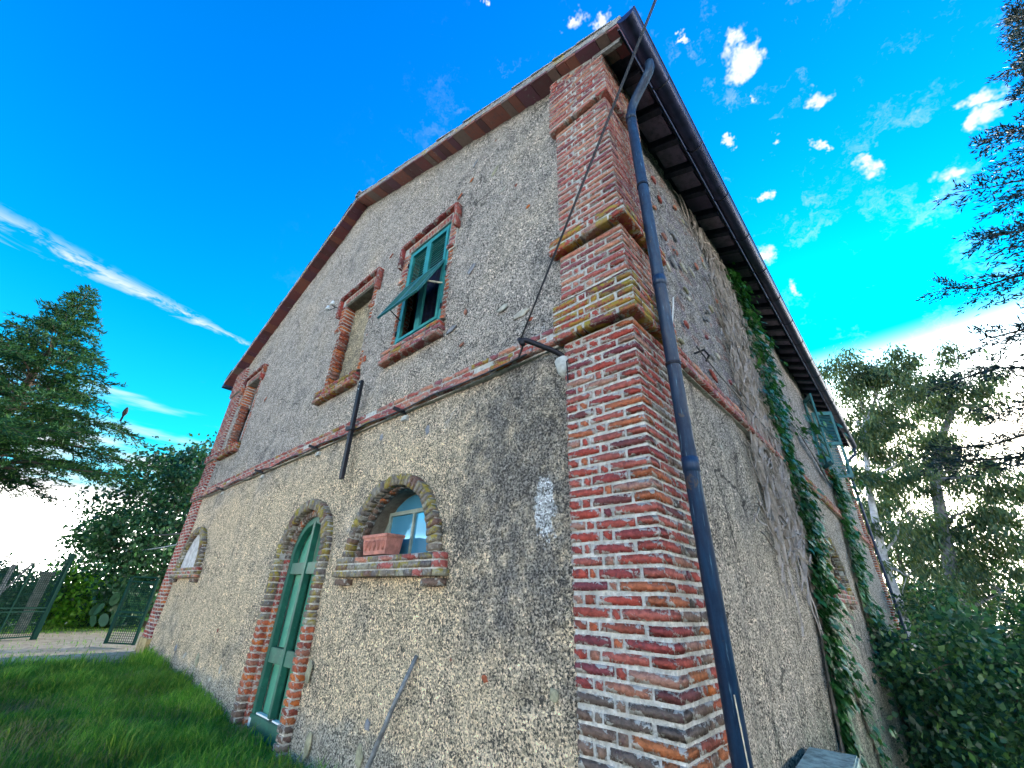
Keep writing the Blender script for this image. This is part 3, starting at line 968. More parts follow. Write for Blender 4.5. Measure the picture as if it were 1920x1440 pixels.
for k, (a, b_) in enumerate(((x0 + .108, cx - .052), (cx + .052, x1 - .108))):
    sme = None
    for i in range(15):
        zc = zm + .075 + i * .049
        if zc > z1 - .13: break
        s_ = MB(); s_.obox(((a + b_) / 2, .008, zc), ((b_ - a) / 2, 0, 0), (0, .006, .010), (0, -.004, .0024))
        s_.build('louvre_slat', 'frame_teal', sh)
# flap
ang = math.atan2(.335, .75)
fd = np.array([0, -math.sin(ang), -math.cos(ang)]); fn = np.array([0, -math.cos(ang), math.sin(ang)])
FL = .83
hg = np.array([cx, -.015, zm + .01])
fl = MB()
for s_ in (-1, 1):
    cc = hg + UX * s_ * .232
    fl.obox(cc + fd * FL / 2 - UX * .20, UX * .026, fd * FL / 2, fn * .014)
    fl.obox(cc + fd * FL / 2 + UX * .20, UX * .026, fd * FL / 2, fn * .014)
    for t in (.03, FL - .03): fl.obox(cc + fd * t, UX * .174, fd * .03, fn * .014)
flap = fl.build('shutter_flap', 'shutter_teal', sh)
for s_ in (-1, 1):
    for i in range(17):
        s2 = MB(); s2.obox(hg + UX * s_ * .232 + fd * (.085 + i * .0415), UX * .174, fd * .024 + fn * .006, fn * .003 - fd * .001)
        s2.build('flap_slat', 'shutter_teal', flap)
MB().bar(hg + UX * .42 + fd * .52 - fn * .02, (x1 - .06, .02, 3.78), .022, .018).build('prop_stick', 'pale_wood', sh)
MB().bar(hg - UX * .40 + fd * .60 - fn * .02, (x0 + .06, .02, 3.55), .012, .012).build('stay_iron', 'iron_black', sh)
for zz in (3.35, 4.0, 4.65):
    for xx in (x0 + .004, x1 - .004): MB().tube([(xx, -.012, zz - .04), (xx, -.012, zz + .04)], .011, 8).build('hinge', 'iron_black', sh)
cb = MB()
n = 26
V = []
for i in range(n + 1):
    u = cx - .5 + i / n; d = .22 + .025 * math.sin(i * 1.9)
    V += [(u, d, 3.0), (u, d + .01, 4.9)]
MB().add(V, [(2 * i, 2 * i + 2, 2 * i + 3, 2 * i + 1) for i in range(n)]).build('curtain', 'curtain_cloth', sh, smooth=True)

# side-wall upper window with its open shutters
y0, y1 = SWIN[0] - .5, SWIN[0] + .5
fr = MB(); fr.box(-.10, -.04, y0, y0 + .06, 3.12, 5.0); fr.box(-.10, -.04, y1 - .06, y1, 3.12, 5.0); fr.box(-.10, -.04, y0 + .06, y1 - .06, 4.94, 5.0); fr.box(-.10, -.04, y0 + .06, y1 - .06, 3.12, 3.18); fr.box(-.09, -.05, SWIN[0] - .03, SWIN[0] + .03, 3.18, 4.94)
sw = fr.build('side_window', 'frame_teal', house)
for a, b_ in ((y0 + .06, SWIN[0] - .03), (SWIN[0] + .03, y1 - .06)):
    MB().add([(-.07, a, 3.18), (-.07, b_, 3.18), (-.072, b_, 4.94), (-.072, a, 4.94)], [(0, 1, 2, 3)]).build('pane', 'window_glass', sw)
def leaf_shutter(yh, ang, sg):
    d = np.array([math.sin(ang), sg * -math.cos(ang), 0]); nn = np.array([-d[1], d[0], 0])
    o_ = np.array([.03, yh, 0])
    L = .5
    b = MB()
    for t in (.03, L - .03): b.obox(o_ + d * t + UZ * 4.06, d * .03, nn * .018, UZ * .94)
    for zz in (3.17, 4.06, 4.95): b.obox(o_ + d * L / 2 + UZ * zz, d * (L / 2 - .06), nn * .018, UZ * .05)
    lf = b.build('shutter_leaf', 'shutter_teal', sw)
    b = MB()
    for i in range(38):
        zz = 3.25 + i * .0435
        if abs(zz - 4.06) < .07: continue
        MB().obox(o_ + d * L / 2 + UZ * zz, d * (L / 2 - .06), nn * .016 + UZ * .014, UZ * .003).build('shutter_slat', 'shutter_teal', lf)
leaf_shutter(y0, rad(28), 1); leaf_shutter(y1, rad(62), -1)
MB().box(-.02, .10, y0 - .12, y1 + .12, 2.98, 3.10).build('side_window_sill', 'brick_lichen', house)

# the arched door -----------------------------------------------------------------------
dxc, dzc = DOOR
mb = MB()
for s_ in (-1, 1):
    a, b_ = sorted((dxc + s_ * .61, dxc + s_ * .735)); mb.box(a, b_, -.065, .02, -1.75, dzc)
    a, b_ = sorted((dxc + s_ * .535, dxc + s_ * .68)); mb.box(a, b_, .021, .20, -1.75, dzc)
n = 24; V = []; F = []
for i in range(n + 1):
    t = math.pi * i / n
    for r_, d in ((.735, -.065), (.61, -.065), (.61, .02), (.535, .02), (.535, .20), (.735, .20)): V.append((dxc + r_ * math.cos(t), d, dzc + r_ * math.sin(t)))
for i in range(n):
    for k in range(6): F.append((i * 6 + k, i * 6 + (k + 1) % 6, (i + 1) * 6 + (k + 1) % 6, (i + 1) * 6 + k))
mb.add(V, F)
dsur = mb.build('door_surround', 'lime_mortar', house)
for s_ in (-1, 1):
    nc = int((dzc + 1.72) / .0735)
    for i in range(nc):
        zc = dzc - (i + .5) * .0735
        low = zc < -.25 + jit(.25)
        xo = .670 + (.008 * max(0, (-zc - .3)) if s_ < 0 else 0)
        mm = 'brick_orange' if low and zc > -1.15 else ('brick_brown' if zc <= -1.15 else 'brick_moss')
        brick(dsur, (dxc + s_ * xo, -.025 + jit(.006), zc + jit(.003)), UX, UY, UZ, .150 + jit(.008), .125, .0735 - random.uniform(.010, .018), mm)
        brick(dsur, (dxc + s_ * .587, .085 + jit(.004), zc + jit(.003)), UX, UY, UZ, .13, .16, .0735 - random.uniform(.010, .018), 'brick_orange' if low else ('brick_brown' if random.random() < .5 else 'brick_red'))
N = 32
for i in range(N):
    t = math.pi * (i + .5) / N
    rv = UX * math.cos(t) + UZ * math.sin(t); tv = -UX * math.sin(t) + UZ * math.cos(t)
    c = np.array([dxc, -.028 + jit(.006), dzc]) + rv * (.675 + jit(.006))
    brick(dsur, c, tv, UY, rv, math.pi * .675 / N - .013, .12, .138, 'brick_moss')
    c = np.array([dxc, .085, dzc]) + rv * .587
    brick(dsur, c, tv, UY, rv, math.pi * .58 / N - .010, .16, .125, 'brick_brown')
DY = .105
db = MB()
HW = .545
def arch_strip(mb, r0, r1, ya, yb, t0=0, t1=math.pi, n=24):
    V = []; F = []
    for i in range(n + 1):
        t = t0 + (t1 - t0) * i / n
        for r_, d in ((r1, ya), (r0, ya), (r0, yb), (r1, yb)): V.append((dxc + r_ * math.cos(t), d, dzc + r_ * math.sin(t)))
    for i in range(n):
        for k in range(4): F.append((i * 4 + k, i * 4 + (k + 1) % 4, (i + 1) * 4 + (k + 1) % 4, (i + 1) * 4 + k))
    mb.add(V, F)
arch_strip(db, .44, HW, DY - .05, DY + .03)
for s_ in (-1, 1):
    a, b_ = sorted((dxc + s_ * .44, dxc + s_ * HW)); db.box(a, b_, DY - .05, DY + .03, -1.30, dzc)
door = db.build('arched_door', 'door_green', house, bevel=.006)
MB().box(dxc - .035, dxc + .035, DY - .058, DY + .02, -1.28, dzc + .47).build('centre_post', 'door_green', door, bevel=.005)
for za, zb in ((.22, .36), (-.78, -.62)):
    for a, b_ in ((dxc - .44, dxc - .036), (dxc + .036, dxc + .44)):
        MB().box(a, b_, DY - .045, DY + .02, za, zb).build('rail', 'door_green', door, bevel=.005)
MB().box(dxc - HW, dxc + HW, DY - .062, DY + .03, -1.75, -1.302).build('bottom_board', 'door_green', door, bevel=.006)
for a, b_ in ((dxc - .44, dxc - .035), (dxc + .035, dxc + .44)):
    for za, zb in ((-1.30, -.78), (-.62, .22)):
        MB().box(a, b_, DY + .045, DY + .065, za, zb).build('panel', 'panel_green', door)
    pv = [(a, DY + .045, .36), (b_, DY + .045, .36)]
    sgn = 1 if a > dxc else -1
    tt = np.linspace(0, math.pi / 2, 10)
    arc = [(dxc + sgn * .45 * math.cos(t), DY + .045, dzc + .45 * math.sin(t)) for t in tt]
    pv = [(dxc + sgn * .45, DY + .045, .36)] + arc + [(dxc, DY + .045, .36)]
    MB().add(pv, [tuple(range(len(pv)))]).build('panel', 'panel_green', door)
for a, b_ in ((dxc - .43, dxc - .05), (dxc + .05, dxc + .43)):
    MB().box(a, b_, DY - .03, DY + .02, -1.302, -1.285).build('drip_ledge', 'paper', door)
MB().box(dxc - .53, dxc - .46, DY - .066, DY - .063, -1.42, -1.34).build('paper_tag', 'paper', door)

# roof ------------------------------------------------------------------------------------
cs, sn = 1 / math.hypot(1, SL), SL / math.hypot(1, SL)
OV = .235                                    # verge overhang
EX = {1: .40, -1: -12.62}
rb = MB()
for s_, xe in EX.items():
    za = soffit(XR) + .045; zb = ZR - SL * abs(xe - XR) + .045
    V = [(XR, -OV + .01, za), (xe, -OV + .01, zb), (xe, HY1 + .2, zb), (XR, HY1 + .2, za)]
    V += [(a, b_, c + .05) for a, b_, c in V]
    rb.add(V, [(0, 1, 2, 3), (7, 6, 5, 4), (0, 4, 5, 1), (1, 5, 6, 2), (2, 6, 7, 3), (3, 7, 4, 0)])
roof = rb.build('roof', 'rafter_wood', house)
# rows of barrel tiles, as one relief surface, not seen from below
for s_, xe in EX.items():
    ys = np.linspace(-OV - .0, HY1 + .2, 700); ts = np.linspace(0, abs(xe - XR) + .05, 19)
    Yg, Tg = np.meshgrid(ys, ts)
    lap = .015 * ((np.arange(19) % 2))[:, None]
    Zg = ZR + .15 - SL * Tg + .045 * np.abs(np.sin(Yg * math.pi / .22)) + lap
    V = np.stack([XR + s_ * Tg, Yg, Zg], -1).reshape(-1, 3)
    ii, jj = np.meshgrid(np.arange(699), np.arange(18)); i0 = (jj * 700 + ii).ravel()
    tag(np_obj('roof_covering', V, np.stack([i0, i0 + 1, i0 + 701, i0 + 700], -1), 'verge_tile', roof, smooth=True), kind='stuff')
def barrel(L, r0, r1, n=7, th=.014):
    V = []; F = []
    for xx, r_ in ((-L / 2, r0), (L / 2, r1)):
        for rr in (r_, r_ - th):
            for k in range(n): t = math.pi * k / (n - 1); V.append((xx, rr * math.cos(t), rr * math.sin(t)))
    for k in range(n - 1):
        F += [(k, k + 1, 2 * n + k + 1, 2 * n + k), (n + k + 1, n + k, 3 * n + k, 3 * n + k + 1), (k + 1, k, n + k, n + k + 1), (2 * n + k, 2 * n + k + 1, 3 * n + k + 1, 3 * n + k)]
    for k in (0, n - 1): F.append((k, n + k, 3 * n + k, 2 * n + k))
    me = bpy.data.meshes.new('barrel_tile'); me.from_pydata(V, [], F)
    me.materials.append(MATS['verge_tile'])
    return me
bt = barrel(.46, .095, .078)
st_meshes = []
for k in range(4):
    b = MB(); b.box(-.5, .5, -.5, .5, -.5, .5)
    me = bpy.data.meshes.new('soffit_tile'); me.from_pydata(b.v, [], b.f)
    bm = bmesh.new(); bm.from_mesh(me)
    bmesh.ops.bevel(bm, geom=bm.edges[:], offset=.03, segments=1, affect='EDGES')
    for v in bm.verts: v.co += Vector((jit(.012), jit(.02), jit(.03)))
    bm.to_mesh(me); bm.free(); me.materials.append(MATS['soffit_tile']); st_meshes.append(me)
for s_, xe in EX.items():
    run = abs(xe - XR)
    L = run / cs
    dv = np.array([s_ * cs, 0, -sn]); up = np.array([s_ * sn, 0, cs])
    t = .02
    while t < L - .02:                           # flat bricks laid across under the verge
        w = random.choice((.14, .15, .15, .29, .30)); w = min(w, L - t)
        c = np.array([XR, -OV / 2 + .03 + jit(.006), ZR + .018]) + dv * (t + w / 2) + up * jit(.004)
        o = link(bpy.data.objects.new('soffit_tile', random.choice(st_meshes)), roof)
        o.matrix_basis = Matrix(np.column_stack([np.vstack([np.column_stack([dv * (w - .006), UY * (OV + .1), up * .035]), np.zeros(3)]), np.append(c, 1)]).tolist())
        t += w
    t = .12
    while t < L - .18:                            # barrel tiles along the verge
        c = np.array([XR, -OV + .055 + jit(.015), ZR + .135]) + dv * t + up * (jit(.008))
        tilt = .03 + jit(.012)
        d2 = dv * math.cos(tilt) + up * math.sin(tilt); u2 = up * math.cos(tilt) - dv * math.sin(tilt)
        o = link(bpy.data.objects.new('verge_tile', bt), roof)
        lat = np.cross(u2, d2)
        o.matrix_basis = Matrix(np.column_stack([np.vstack([np.column_stack([d2, lat, u2]), np.zeros(3)]), np.append(c, 1)]).tolist())
        t += .375
    # mortar bedding under the barrel tiles
    b = MB(); b.obox(np.array([XR, -OV + .06, ZR + .095]) + dv * L / 2, dv * (L / 2 + .02), UY * .085, up * .055)
    b.build('verge_bedding', 'verge_tile', roof)
for k in range(24):
    o = link(bpy.data.objects.new('ridge_tile', bt), roof)
    o.matrix_basis = Matrix(((0, 1.25, 0, XR), (1, 0, 0, -OV + .18 + k * .40), (0, 0, 1.25, ZR + .155 + jit(.006)), (0, 0, 0, 1)))
# eaves on the side: rafters with tiles between
ze = lambda x: ZR - SL * abs(x - XR)
for k in range(33):
    y = .33 + k * .51
    b = MB()
    dv = np.array([cs, 0, -sn]); up = np.array([sn, 0, cs])
    b.obox(np.array([.17, y, ze(.17) - .022]), dv * .235, UY * .045, up * .05)
    b.build('rafter', 'rafter_wood', roof)
    yy0, yy1 = y + .05, y + .46
    for a, w in ((yy0 + .03, .35),):
        o = link(bpy.data.objects.new('eave_tile', st_meshes[k % 4].copy() if k == 0 and a == yy0 else st_meshes[k % 4]), roof)
        c = np.array([.19, a + w / 2, ze(.19) + .025 + jit(.003)])
        o.matrix_basis = Matrix(np.column_stack([np.vstack([np.column_stack([dv * .33, UY * w, up * .025]), np.zeros(3)]), np.append(c, 1)]).tolist())
        o.material_slots[0].link = 'OBJECT'; o.material_slots[0].material = MATS['eave_tile']
MB().obox(np.array([.385, HY1 / 2, ze(.385) + .01]), UX * .012, UY * (HY1 / 2 + .22), UZ * .05).build('eave_board', 'rafter_wood', roof)
MB().bar((.0, -.10, ze(0) - .045), (.36, -.12, ze(.36) - .05), .06, .05).build('corner_rafter_end', 'weathered_wood', roof)
# half-round gutter
n = 10; gr = .098; gc = (.505, 5.455)
ysg = np.linspace(-.30, HY1 + .25, 9)
V = []; F = []
for y in ysg:
    for r_ in (gr, gr - .006):
        for k in range(n + 1):
            t = math.pi + math.pi * k / n
            V.append((gc[0] + r_ * math.cos(t), y, gc[1] + r_ * math.sin(t)))
m_ = 2 * (n + 1)
for i in range(len(ysg) - 1):
    for k in range(n):
        F.append((i * m_ + k, i * m_ + k + 1, (i + 1) * m_ + k + 1, (i + 1) * m_ + k))
        F.append((i * m_ + n + 1 + k, (i + 1) * m_ + n + 1 + k, (i + 1) * m_ + n + 2 + k, i * m_ + n + 2 + k))
    for k in (0, n): F.append((i * m_ + k, (i + 1) * m_ + k, (i + 1) * m_ + n + 1 + k, i * m_ + n + 1 + k))
gut = MB().add(V, F).build('gutter', 'gutter_metal', house, smooth=True)
for ye in (-.30, HY1 + .25):
    V = [(gc[0] + gr * math.cos(math.pi + math.pi * k / n), ye, gc[1] + gr * math.sin(math.pi + math.pi * k / n)) for k in range(n + 1)]
    MB().add(V, [tuple(range(n + 1))]).build('gutter_end', 'gutter_metal', gut)
MB().tube([(gc[0] + gr, -.30, gc[1]), (gc[0] + gr, HY1 + .25, gc[1])], .011, 8).build('gutter_bead', 'gutter_metal', gut, smooth=True)
for k in range(16):
    y = .55 + k * 1.02
    pts = [(gc[0] + (gr + .004) * math.cos(math.pi + math.pi * j / 10), y, gc[1] + (gr + .004) * math.sin(math.pi + math.pi * j / 10)) for j in range(11)]
    MB().tube(pts, .006, 5).build('gutter_bracket', 'iron_black', gut)
# left eave: dark end of the gutter beyond the ridge side
MB().box(-12.74, -12.55, -.26, HY1 + .2, 5.32, 5.42).build('left_gutter', 'gutter_metal', house)

# downpipes
def bez(pts, n=6):
    """round the corners of a polyline"""
    pts = [np.array(p, float) for p in pts]
    out = [pts[0]]
    for i in range(1, len(pts) - 1):
        p, a, b_ = pts[i], pts[i - 1], pts[i + 1]
        r = min(.13, np.linalg.norm(a - p) * .45, np.linalg.norm(b_ - p) * .45)
        q0 = p + (a - p) / np.linalg.norm(a - p) * r; q1 = p + (b_ - p) / np.linalg.norm(b_ - p) * r
        for k in range(n + 1):
            t = k / n
            out.append(q0 * (1 - t) ** 2 + 2 * p * t * (1 - t) + q1 * t * t)
    out.append(pts[-1])
    return out
PX, PY = .192, .262
dp = MB().tube(bez([(.50, .23, 5.42), (.50, .235, 5.24), (PX, PY + .03, 4.93), (PX, PY, 4.6), (PX, PY, -1.9)]), .050, 16)
dpo = dp.build('downpipe', 'downpipe_metal', house, smooth=True)
for zz in (4.72, 2.40, .83, -.9):
    MB().tube([(PX, PY, zz - .05), (PX, PY, zz + .05)], .0545, 16).build('collar', 'downpipe_metal', dpo, smooth=True)
for zz in (3.6, 1.6):
    MB().tube([(PX, PY, zz - .012), (PX, PY, zz + .012)], .056, 14).build('pipe_clamp', 'iron_black', dpo)
MB().tube([(PX + .035, PY - .045, -.40), (PX + .048, PY - .040, -.9), (PX + .040, PY - .047, -1.9)], .0035, 6).build('pipe_wire', 'pale_wood', dpo)
MB().tube(bez([(.50, HY1 + .15, 5.40), (.50, HY1 + .15, 5.15), (.14, HY1 + .0, 4.85), (.14, HY1, 4.5), (.14, HY1, -5)]), .045, 10).build('far_downpipe', 'downpipe_metal', house, smooth=True)

# iron wall tie across the string course
MB().bar((-4.05, -.115, 2.72), (-4.01, -.115, 1.30), .075, .045, side=(1, 0, 0)).build('wall_tie', 'iron_black', house, bevel=.004)
wt = house.children[-1]
MB().bar((-4.10, -.15, 1.985), (-3.92, -.15, 1.965), .05, .04).build('tie_key', 'iron_black', wt)
for zz in (2.66, 2.58): MB().tube([(-4.045, -.141, zz), (-4.045, -.136, zz)], .009, 8).build('tie_hole', 'paper', wt)
# cable clipped under the string course
cp = [(-.95 - i * .45, -.10 + .004 * math.sin(i * 1.7), 1.965 + .012 * math.sin(i * 2.3) - (.02 if i % 3 == 1 else 0)) for i in range(24)]
cab = MB().tube(cp, .010, 6).build('wall_cable', 'cable_black', house, smooth=True)
for x_ in (-2.93, -5.17, -7.4, -9.69):
    MB().bar((x_ + .03, -.02, 1.94), (x_ - .03, -.17, 1.975), .035, .035).build('cable_clip', 'iron_black', cab)
    MB().bar((x_ + .03, -.02, 1.90), (x_ + .03, -.03, 1.84), .10, .04, side=(1, 0, 0)).build('mortar_dab', 'lime_patch', cab)
# big cable bracket by the corner
br = MB().tube(bez([(-.56, .0, 1.80), (-.62, -.10, 1.86), (-.80, -.30, 1.955), (-.84, -.33, 1.93)]), .024, 10).build('cable_bracket', 'iron_black', house, smooth=True)
MB().tube([(-.80, -.32, 1.90), (-.86, -.30, 1.985)], .022, 10).build('bracket_insulator', 'iron_black', br, smooth=True)
V, F = tube([(-.60, .01, 1.86), (-.60, -.03, 1.78), (-.585, -.03, 1.68), (-.585, .01, 1.63)], [.03, .075, .06, .02], 10)
MB().add(V, F).build('mortar_patch', 'lime_patch', br, smooth=True)
MB().tube([(-.80, -.30, 1.94), (-1.0, -.15, 1.93), (-1.2, -.095, 1.96)], .010, 6).build('cable_tail', 'cable_black', br)
MB().tube([(-.53, -.068, 1.76), (-.53, -.085, 1.74), (-.532, -.075, 1.66), (-.535, -.07, 1.55)], .006, 6).build('rusty_hook', 'iron_black', br)
# porcelain insulators beside the walled-up window
ib = MB().tube([(-5.86, .0, 4.98), (-5.90, -.10, 4.96), (-5.93, -.16, 5.0)], .008, 6)
ib.tube([(-5.90, -.10, 4.96), (-6.05, -.14, 4.95), (-6.10, -.16, 4.98)], .008, 6)
ibo = ib.build('insulator_bracket', 'iron_black', house)
for x_, z_ in ((-5.93, 5.05), (-6.11, 5.02)):
    V, F = tube([(x_, -.16, z_ - .05), (x_, -.16, z_ - .045), (x_, -.16, z_ - .01), (x_, -.16, z_), (x_, -.16, z_ + .03), (x_, -.16, z_ + .05)], [.03, .048, .045, .03, .034, .02], 12)
    MB().add(V, F).build('insulator', 'ceramic', ibo, smooth=True)
# clothes-line hook and rod on the side wall
cl = MB().tube([(.10, 1.28, 2.30), (.09, 1.9, 2.26), (.08, 4.6, 2.20)], .008, 6)
cl.tube([(.0, 1.5, 2.36), (.10, 1.52, 2.38), (.12, 1.58, 2.33), (.07, 1.62, 2.30)], .012, 6)
clo = cl.build('wall_rod', 'iron_black', house)
MB().tube([(.14, .72, 2.55), (.13, .60, 2.2), (.16, .42, 1.75), (.17, .37, 1.3)], .006, 6).build('white_cord', 'paper', clo)

# stones and brick chips showing through the render
def stone(c, su, sz, m_, rot=0.0, side=False, pr=.012):
    n = 9; V = []; k = random.random() * 9
    for ring, (sc, d) in enumerate(((1.0, -.02), (.93, .6), (.55, 1.0))):
        for i in range(n):
            t = 2 * math.pi * i / n
            r_ = sc * (.78 + .28 * math.sin(2.3 * i + k) * math.cos(1.3 * i + 2 * k))
            a, b_ = r_ * su * math.cos(t), r_ * sz * math.sin(t)
            u = a * math.cos(rot) - b_ * math.sin(rot); w = a * math.sin(rot) + b_ * math.cos(rot)
            dd = pr * d
            V.append((c[0] + u, -dd - .004, c[1] + w) if not side else (dd + .006, c[0] + u, c[1] + w))
    F = [(r_ * n + i, r_ * n + (i + 1) % n, (r_ + 1) * n + (i + 1) % n, (r_ + 1) * n + i) for r_ in range(2) for i in range(n)] + [tuple(range(2 * n, 3 * n))]
    if side: F = [f[::-1] for f in F]
    MB().add(V, F).build('stone', m_, sidew if side else front)
for c, su, sz, m_, ro in [((-1.96, 3.65), .12, .06, 'stone_grey', .9), ((-.76, -.51), .045, .055, 'stone_olive', .3), ((-4.02, -.75), .08, .13, 'stone_olive', -.2), ((-3.72, -1.28), .07, .16, 'stone_olive', 0),
                          ((-2.75, -.98), .05, .06, 'stone_grey', .5), ((-1.65, 5.25), .16, .05, 'stone_olive', .8), ((-2.22, 2.86), .12, .05, 'stone_grey', .3), ((-7.85, -1.0), .10, .14, 'stone_olive', .6),
                          ((-1.37, 2.75), .10, .05, 'stone_pale', .2), ((-3.0, 6.05), .07, .04, 'stone_pale', .6), ((-2.1, 5.85), .10, .035, 'stone_grey', .9),
                          ((-2.6, 6.2), .06, .04, 'stone_pale', 0), ((-4.5, 5.9), .09, .03, 'stone_pale', .7), ((-1.1, 2.55), .13, .06, 'stone_pale', .1),
                          ((-2.45, 1.62), .05, .07, 'stone_grey', .2), ((-3.35, 1.33), .04, .03, 'stone_grey', .2), ((-3.4, 1.75), .05, .06, 'stone_grey', .5), ((-2.8, -1.2), .07, .12, 'stone_olive', .1), ((-1.5, 4.7), .08, .03, 'stone_pale', .4),
                          ((-6.7, -1.0), .06, .07, 'stone_pale', .1), ((-9.3, -.95), .09, .06, 'stone_grey', 0), ((-8.6, -1.0), .1, .06, 'stone_pale', .2), ((-7.0, -1.15), .07, .05, 'stone_pale', .2)]:
    stone(c, su, sz, m_, ro)
for c, su, sz, ro in [((-1.37, -.50), .04, .03, -.4), ((-1.75, -.42), .015, .012, 0), ((-1.25, 4.6), .03, .03, 0), ((-1.05, 4.05), .04, .02, .3), ((-2.0, 2.55), .06, .025, .3), ((-2.4, 5.35), .09, .03, .7), ((-2.15, 5.5), .06, .025, .6),
                      ((-4.35, 3.25), .05, .09, .2), ((-8.9, 3.9), .10, .03, .6), ((-7.3, -.55), .05, .04, 0), ((-4.2, 5.3), .08, .03, .6), ((-1.7, 5.95), .05, .03, .5), ((-2.0, 3.0), .04, .05, 0), ((-.98, 2.42), .05, .03, .2)]:
    stone(c, su, sz, 'brick_orange', ro, pr=.012)
for i in range(70):
    y, z = random.uniform(.75, 4.2), random.uniform(2.3, 5.0)
    stone((y, z), random.uniform(.05, .13), random.uniform(.025, .05), random.choice(('brick_pink', 'brick_pink', 'stone_pale', 'stone_grey', 'stone_olive')), random.uniform(-.5, .2), True, .025)
stone((1.53, 1.44), .09, .05, 'brick_pink', -.5, True, .012); stone((1.75, 1.38), .09, .04, 'stone_pale', -.4, True, .012)

# ------------------------------------------------------------------ lay the bricks
variants = {}
VAR = []
for k in range(7):
    bm = bmesh.new(); bmesh.ops.create_cube(bm, size=1.0)
    bmesh.ops.subdivide_edges(bm, edges=bm.edges[:], cuts=1, use_grid_fill=True)
    rr = random.Random(40 + k)
    ee = []
    for v in bm.verts:
        e = sum(abs(abs(q) - .5) < 1e-4 for q in v.co); ee.append(0.0 if e == 1 else 1.0)
        s_ = (0, 0, .02, .05)[e]
        v.co += Vector((-math.copysign(s_ * .15, v.co.x) if abs(v.co.x) > .1 else 0, -math.copysign(s_ * .15, v.co.y) if abs(v.co.y) > .1 else 0, -math.copysign(s_ * .9, v.co.z) if abs(v.co.z) > .1 else 0))
        v.co += Vector((rr.uniform(-.012, .012), rr.uniform(-.010, .010), rr.uniform(-.035, .035)))
    V = np.array([v.co[:] for v in bm.verts]); F = np.array([[v.index for v in f.verts] for f in bm.faces])
    bm.free()
    VAR.append((V, F, np.array(ee, np.float32)))
def brick_mesh(k, m_):
    if (k, m_) not in variants:
        me = np_mesh('brick', VAR[k][0], VAR[k][1], m_)
        me.attributes.new('edge', 'FLOAT', 'POINT').data.foreach_set('value', VAR[k][2])
        variants[(k, m_)] = me
    return variants[(k, m_)]
score = []
for i, (part, c, u, n_, w, L, D, H, m_) in enumerate(BR):
    p = project(c)
    v = CAM - c; dist = np.linalg.norm(v); v /= dist
    if p is None or not (-20 < p[0] < 1940 and -20 < p[1] < 1460): score.append(0); continue
    score.append((L * H * abs(v @ n_) + D * H * abs(v @ u) + L * D * .3 * abs(v @ w)) / dist ** 2)
order = np.argsort(-np.array(score))
single = set(order[:300].tolist())
rest = {}
for i, (part, c, u, n_, w, L, D, H, m_) in enumerate(BR):
    k = random.randrange(7)
    a = random.choice((1, -1)); tw = jit(.012)
    u2 = u * math.cos(tw) + w * math.sin(tw); w2 = w * math.cos(tw) - u * math.sin(tw)
    M = np.column_stack([u2 * L * a, n_ * D * a, w2 * H])
    if np.linalg.det(M) < 0: M[:, 0] *= -1
    if i in single:
        o = link(bpy.data.objects.new('brick', brick_mesh(k, m_)), part)
        M4 = np.eye(4); M4[:3, :3] = M; M4[:3, 3] = c
        o.matrix_basis = Matrix(M4.tolist())
    else:
        rest.setdefault(m_, []).append(VAR[k][0] @ M.T + c)
        rest.setdefault(m_ + '#', []).append((VAR[k][1], VAR[k][2]))
me_all = []; AV = []; AF = []; AM = []; slot = []; AE = []
off_ = 0
for m_ in [q for q in rest if not q.endswith('#')]:
    slot.append(m_)
    for V, (F, E_at) in zip(rest[m_], rest[m_ + '#']):
        AE.append(E_at); AV.append(V); AF.append(F + off_); AM += [len(slot) - 1] * len(F); off_ += len(V)
me = np_mesh('brickwork', np.concatenate(AV), np.concatenate(AF), slot[0])
for m_ in slot[1:]: me.materials.append(MATS[m_])
me.polygons.foreach_set('material_index', np.array(AM, np.int32))
me.attributes.new('edge', 'FLOAT', 'POINT').data.foreach_set('value', np.concatenate(AE))
tag(link(bpy.data.objects.new('brickwork', me), house), kind='stuff')

# ------------------------------------------------------------------ small things at the house
# terracotta planter on the sill of the arched window
pl = empty('planter', (-3.04, .03, .375))
tag(pl, 'rectangular terracotta planter with leaf relief on the arched window sill', 'planter')
def box_taper(mb, a0, b0, a1, b1, z0, z1):
    V = [(-a0, -b0, z0), (a0, -b0, z0), (a0, b0, z0), (-a0, b0, z0), (-a1, -b1, z1), (a1, -b1, z1), (a1, b1, z1), (-a1, b1, z1)]
    mb.add(V, [(3, 2, 1, 0), (0, 1, 5, 4), (1, 2, 6, 5), (2, 3, 7, 6), (3, 0, 4, 7)])
b = MB(); box_taper(b, .205, .085, .225, .10, 0, .165); b.build('box', 'terracotta', pl)
b = MB()
for (xa, xb, ya, yb) in ((-.238, .238, -.113, -.088), (-.238, .238, .088, .113), (-.238, -.213, -.087, .087), (.213, .238, -.087, .087)): b.box(xa, xb, ya, yb, .163, .195)
b.build('rim', 'terracotta', pl, bevel=.004)
MB().box(-.212, .212, -.087, .087, .13, .16).build('soil_fill', 'soil', pl)
for i in range(5):
    x_ = -.16 + i * .08
    for s_ in (-1, 0, 1):
        b = MB()
        pts = [(x_ + s_ * .004, -.0925, .04), (x_ + s_ * .018, -.098, .08), (x_ + s_ * .026, -.102, .115), (x_ + s_ * .016, -.102, .135)]
        b.tube(pts, [.004, .008, .007, .003], 6); b.build('leaf_relief', 'terracotta', pl, smooth=True)
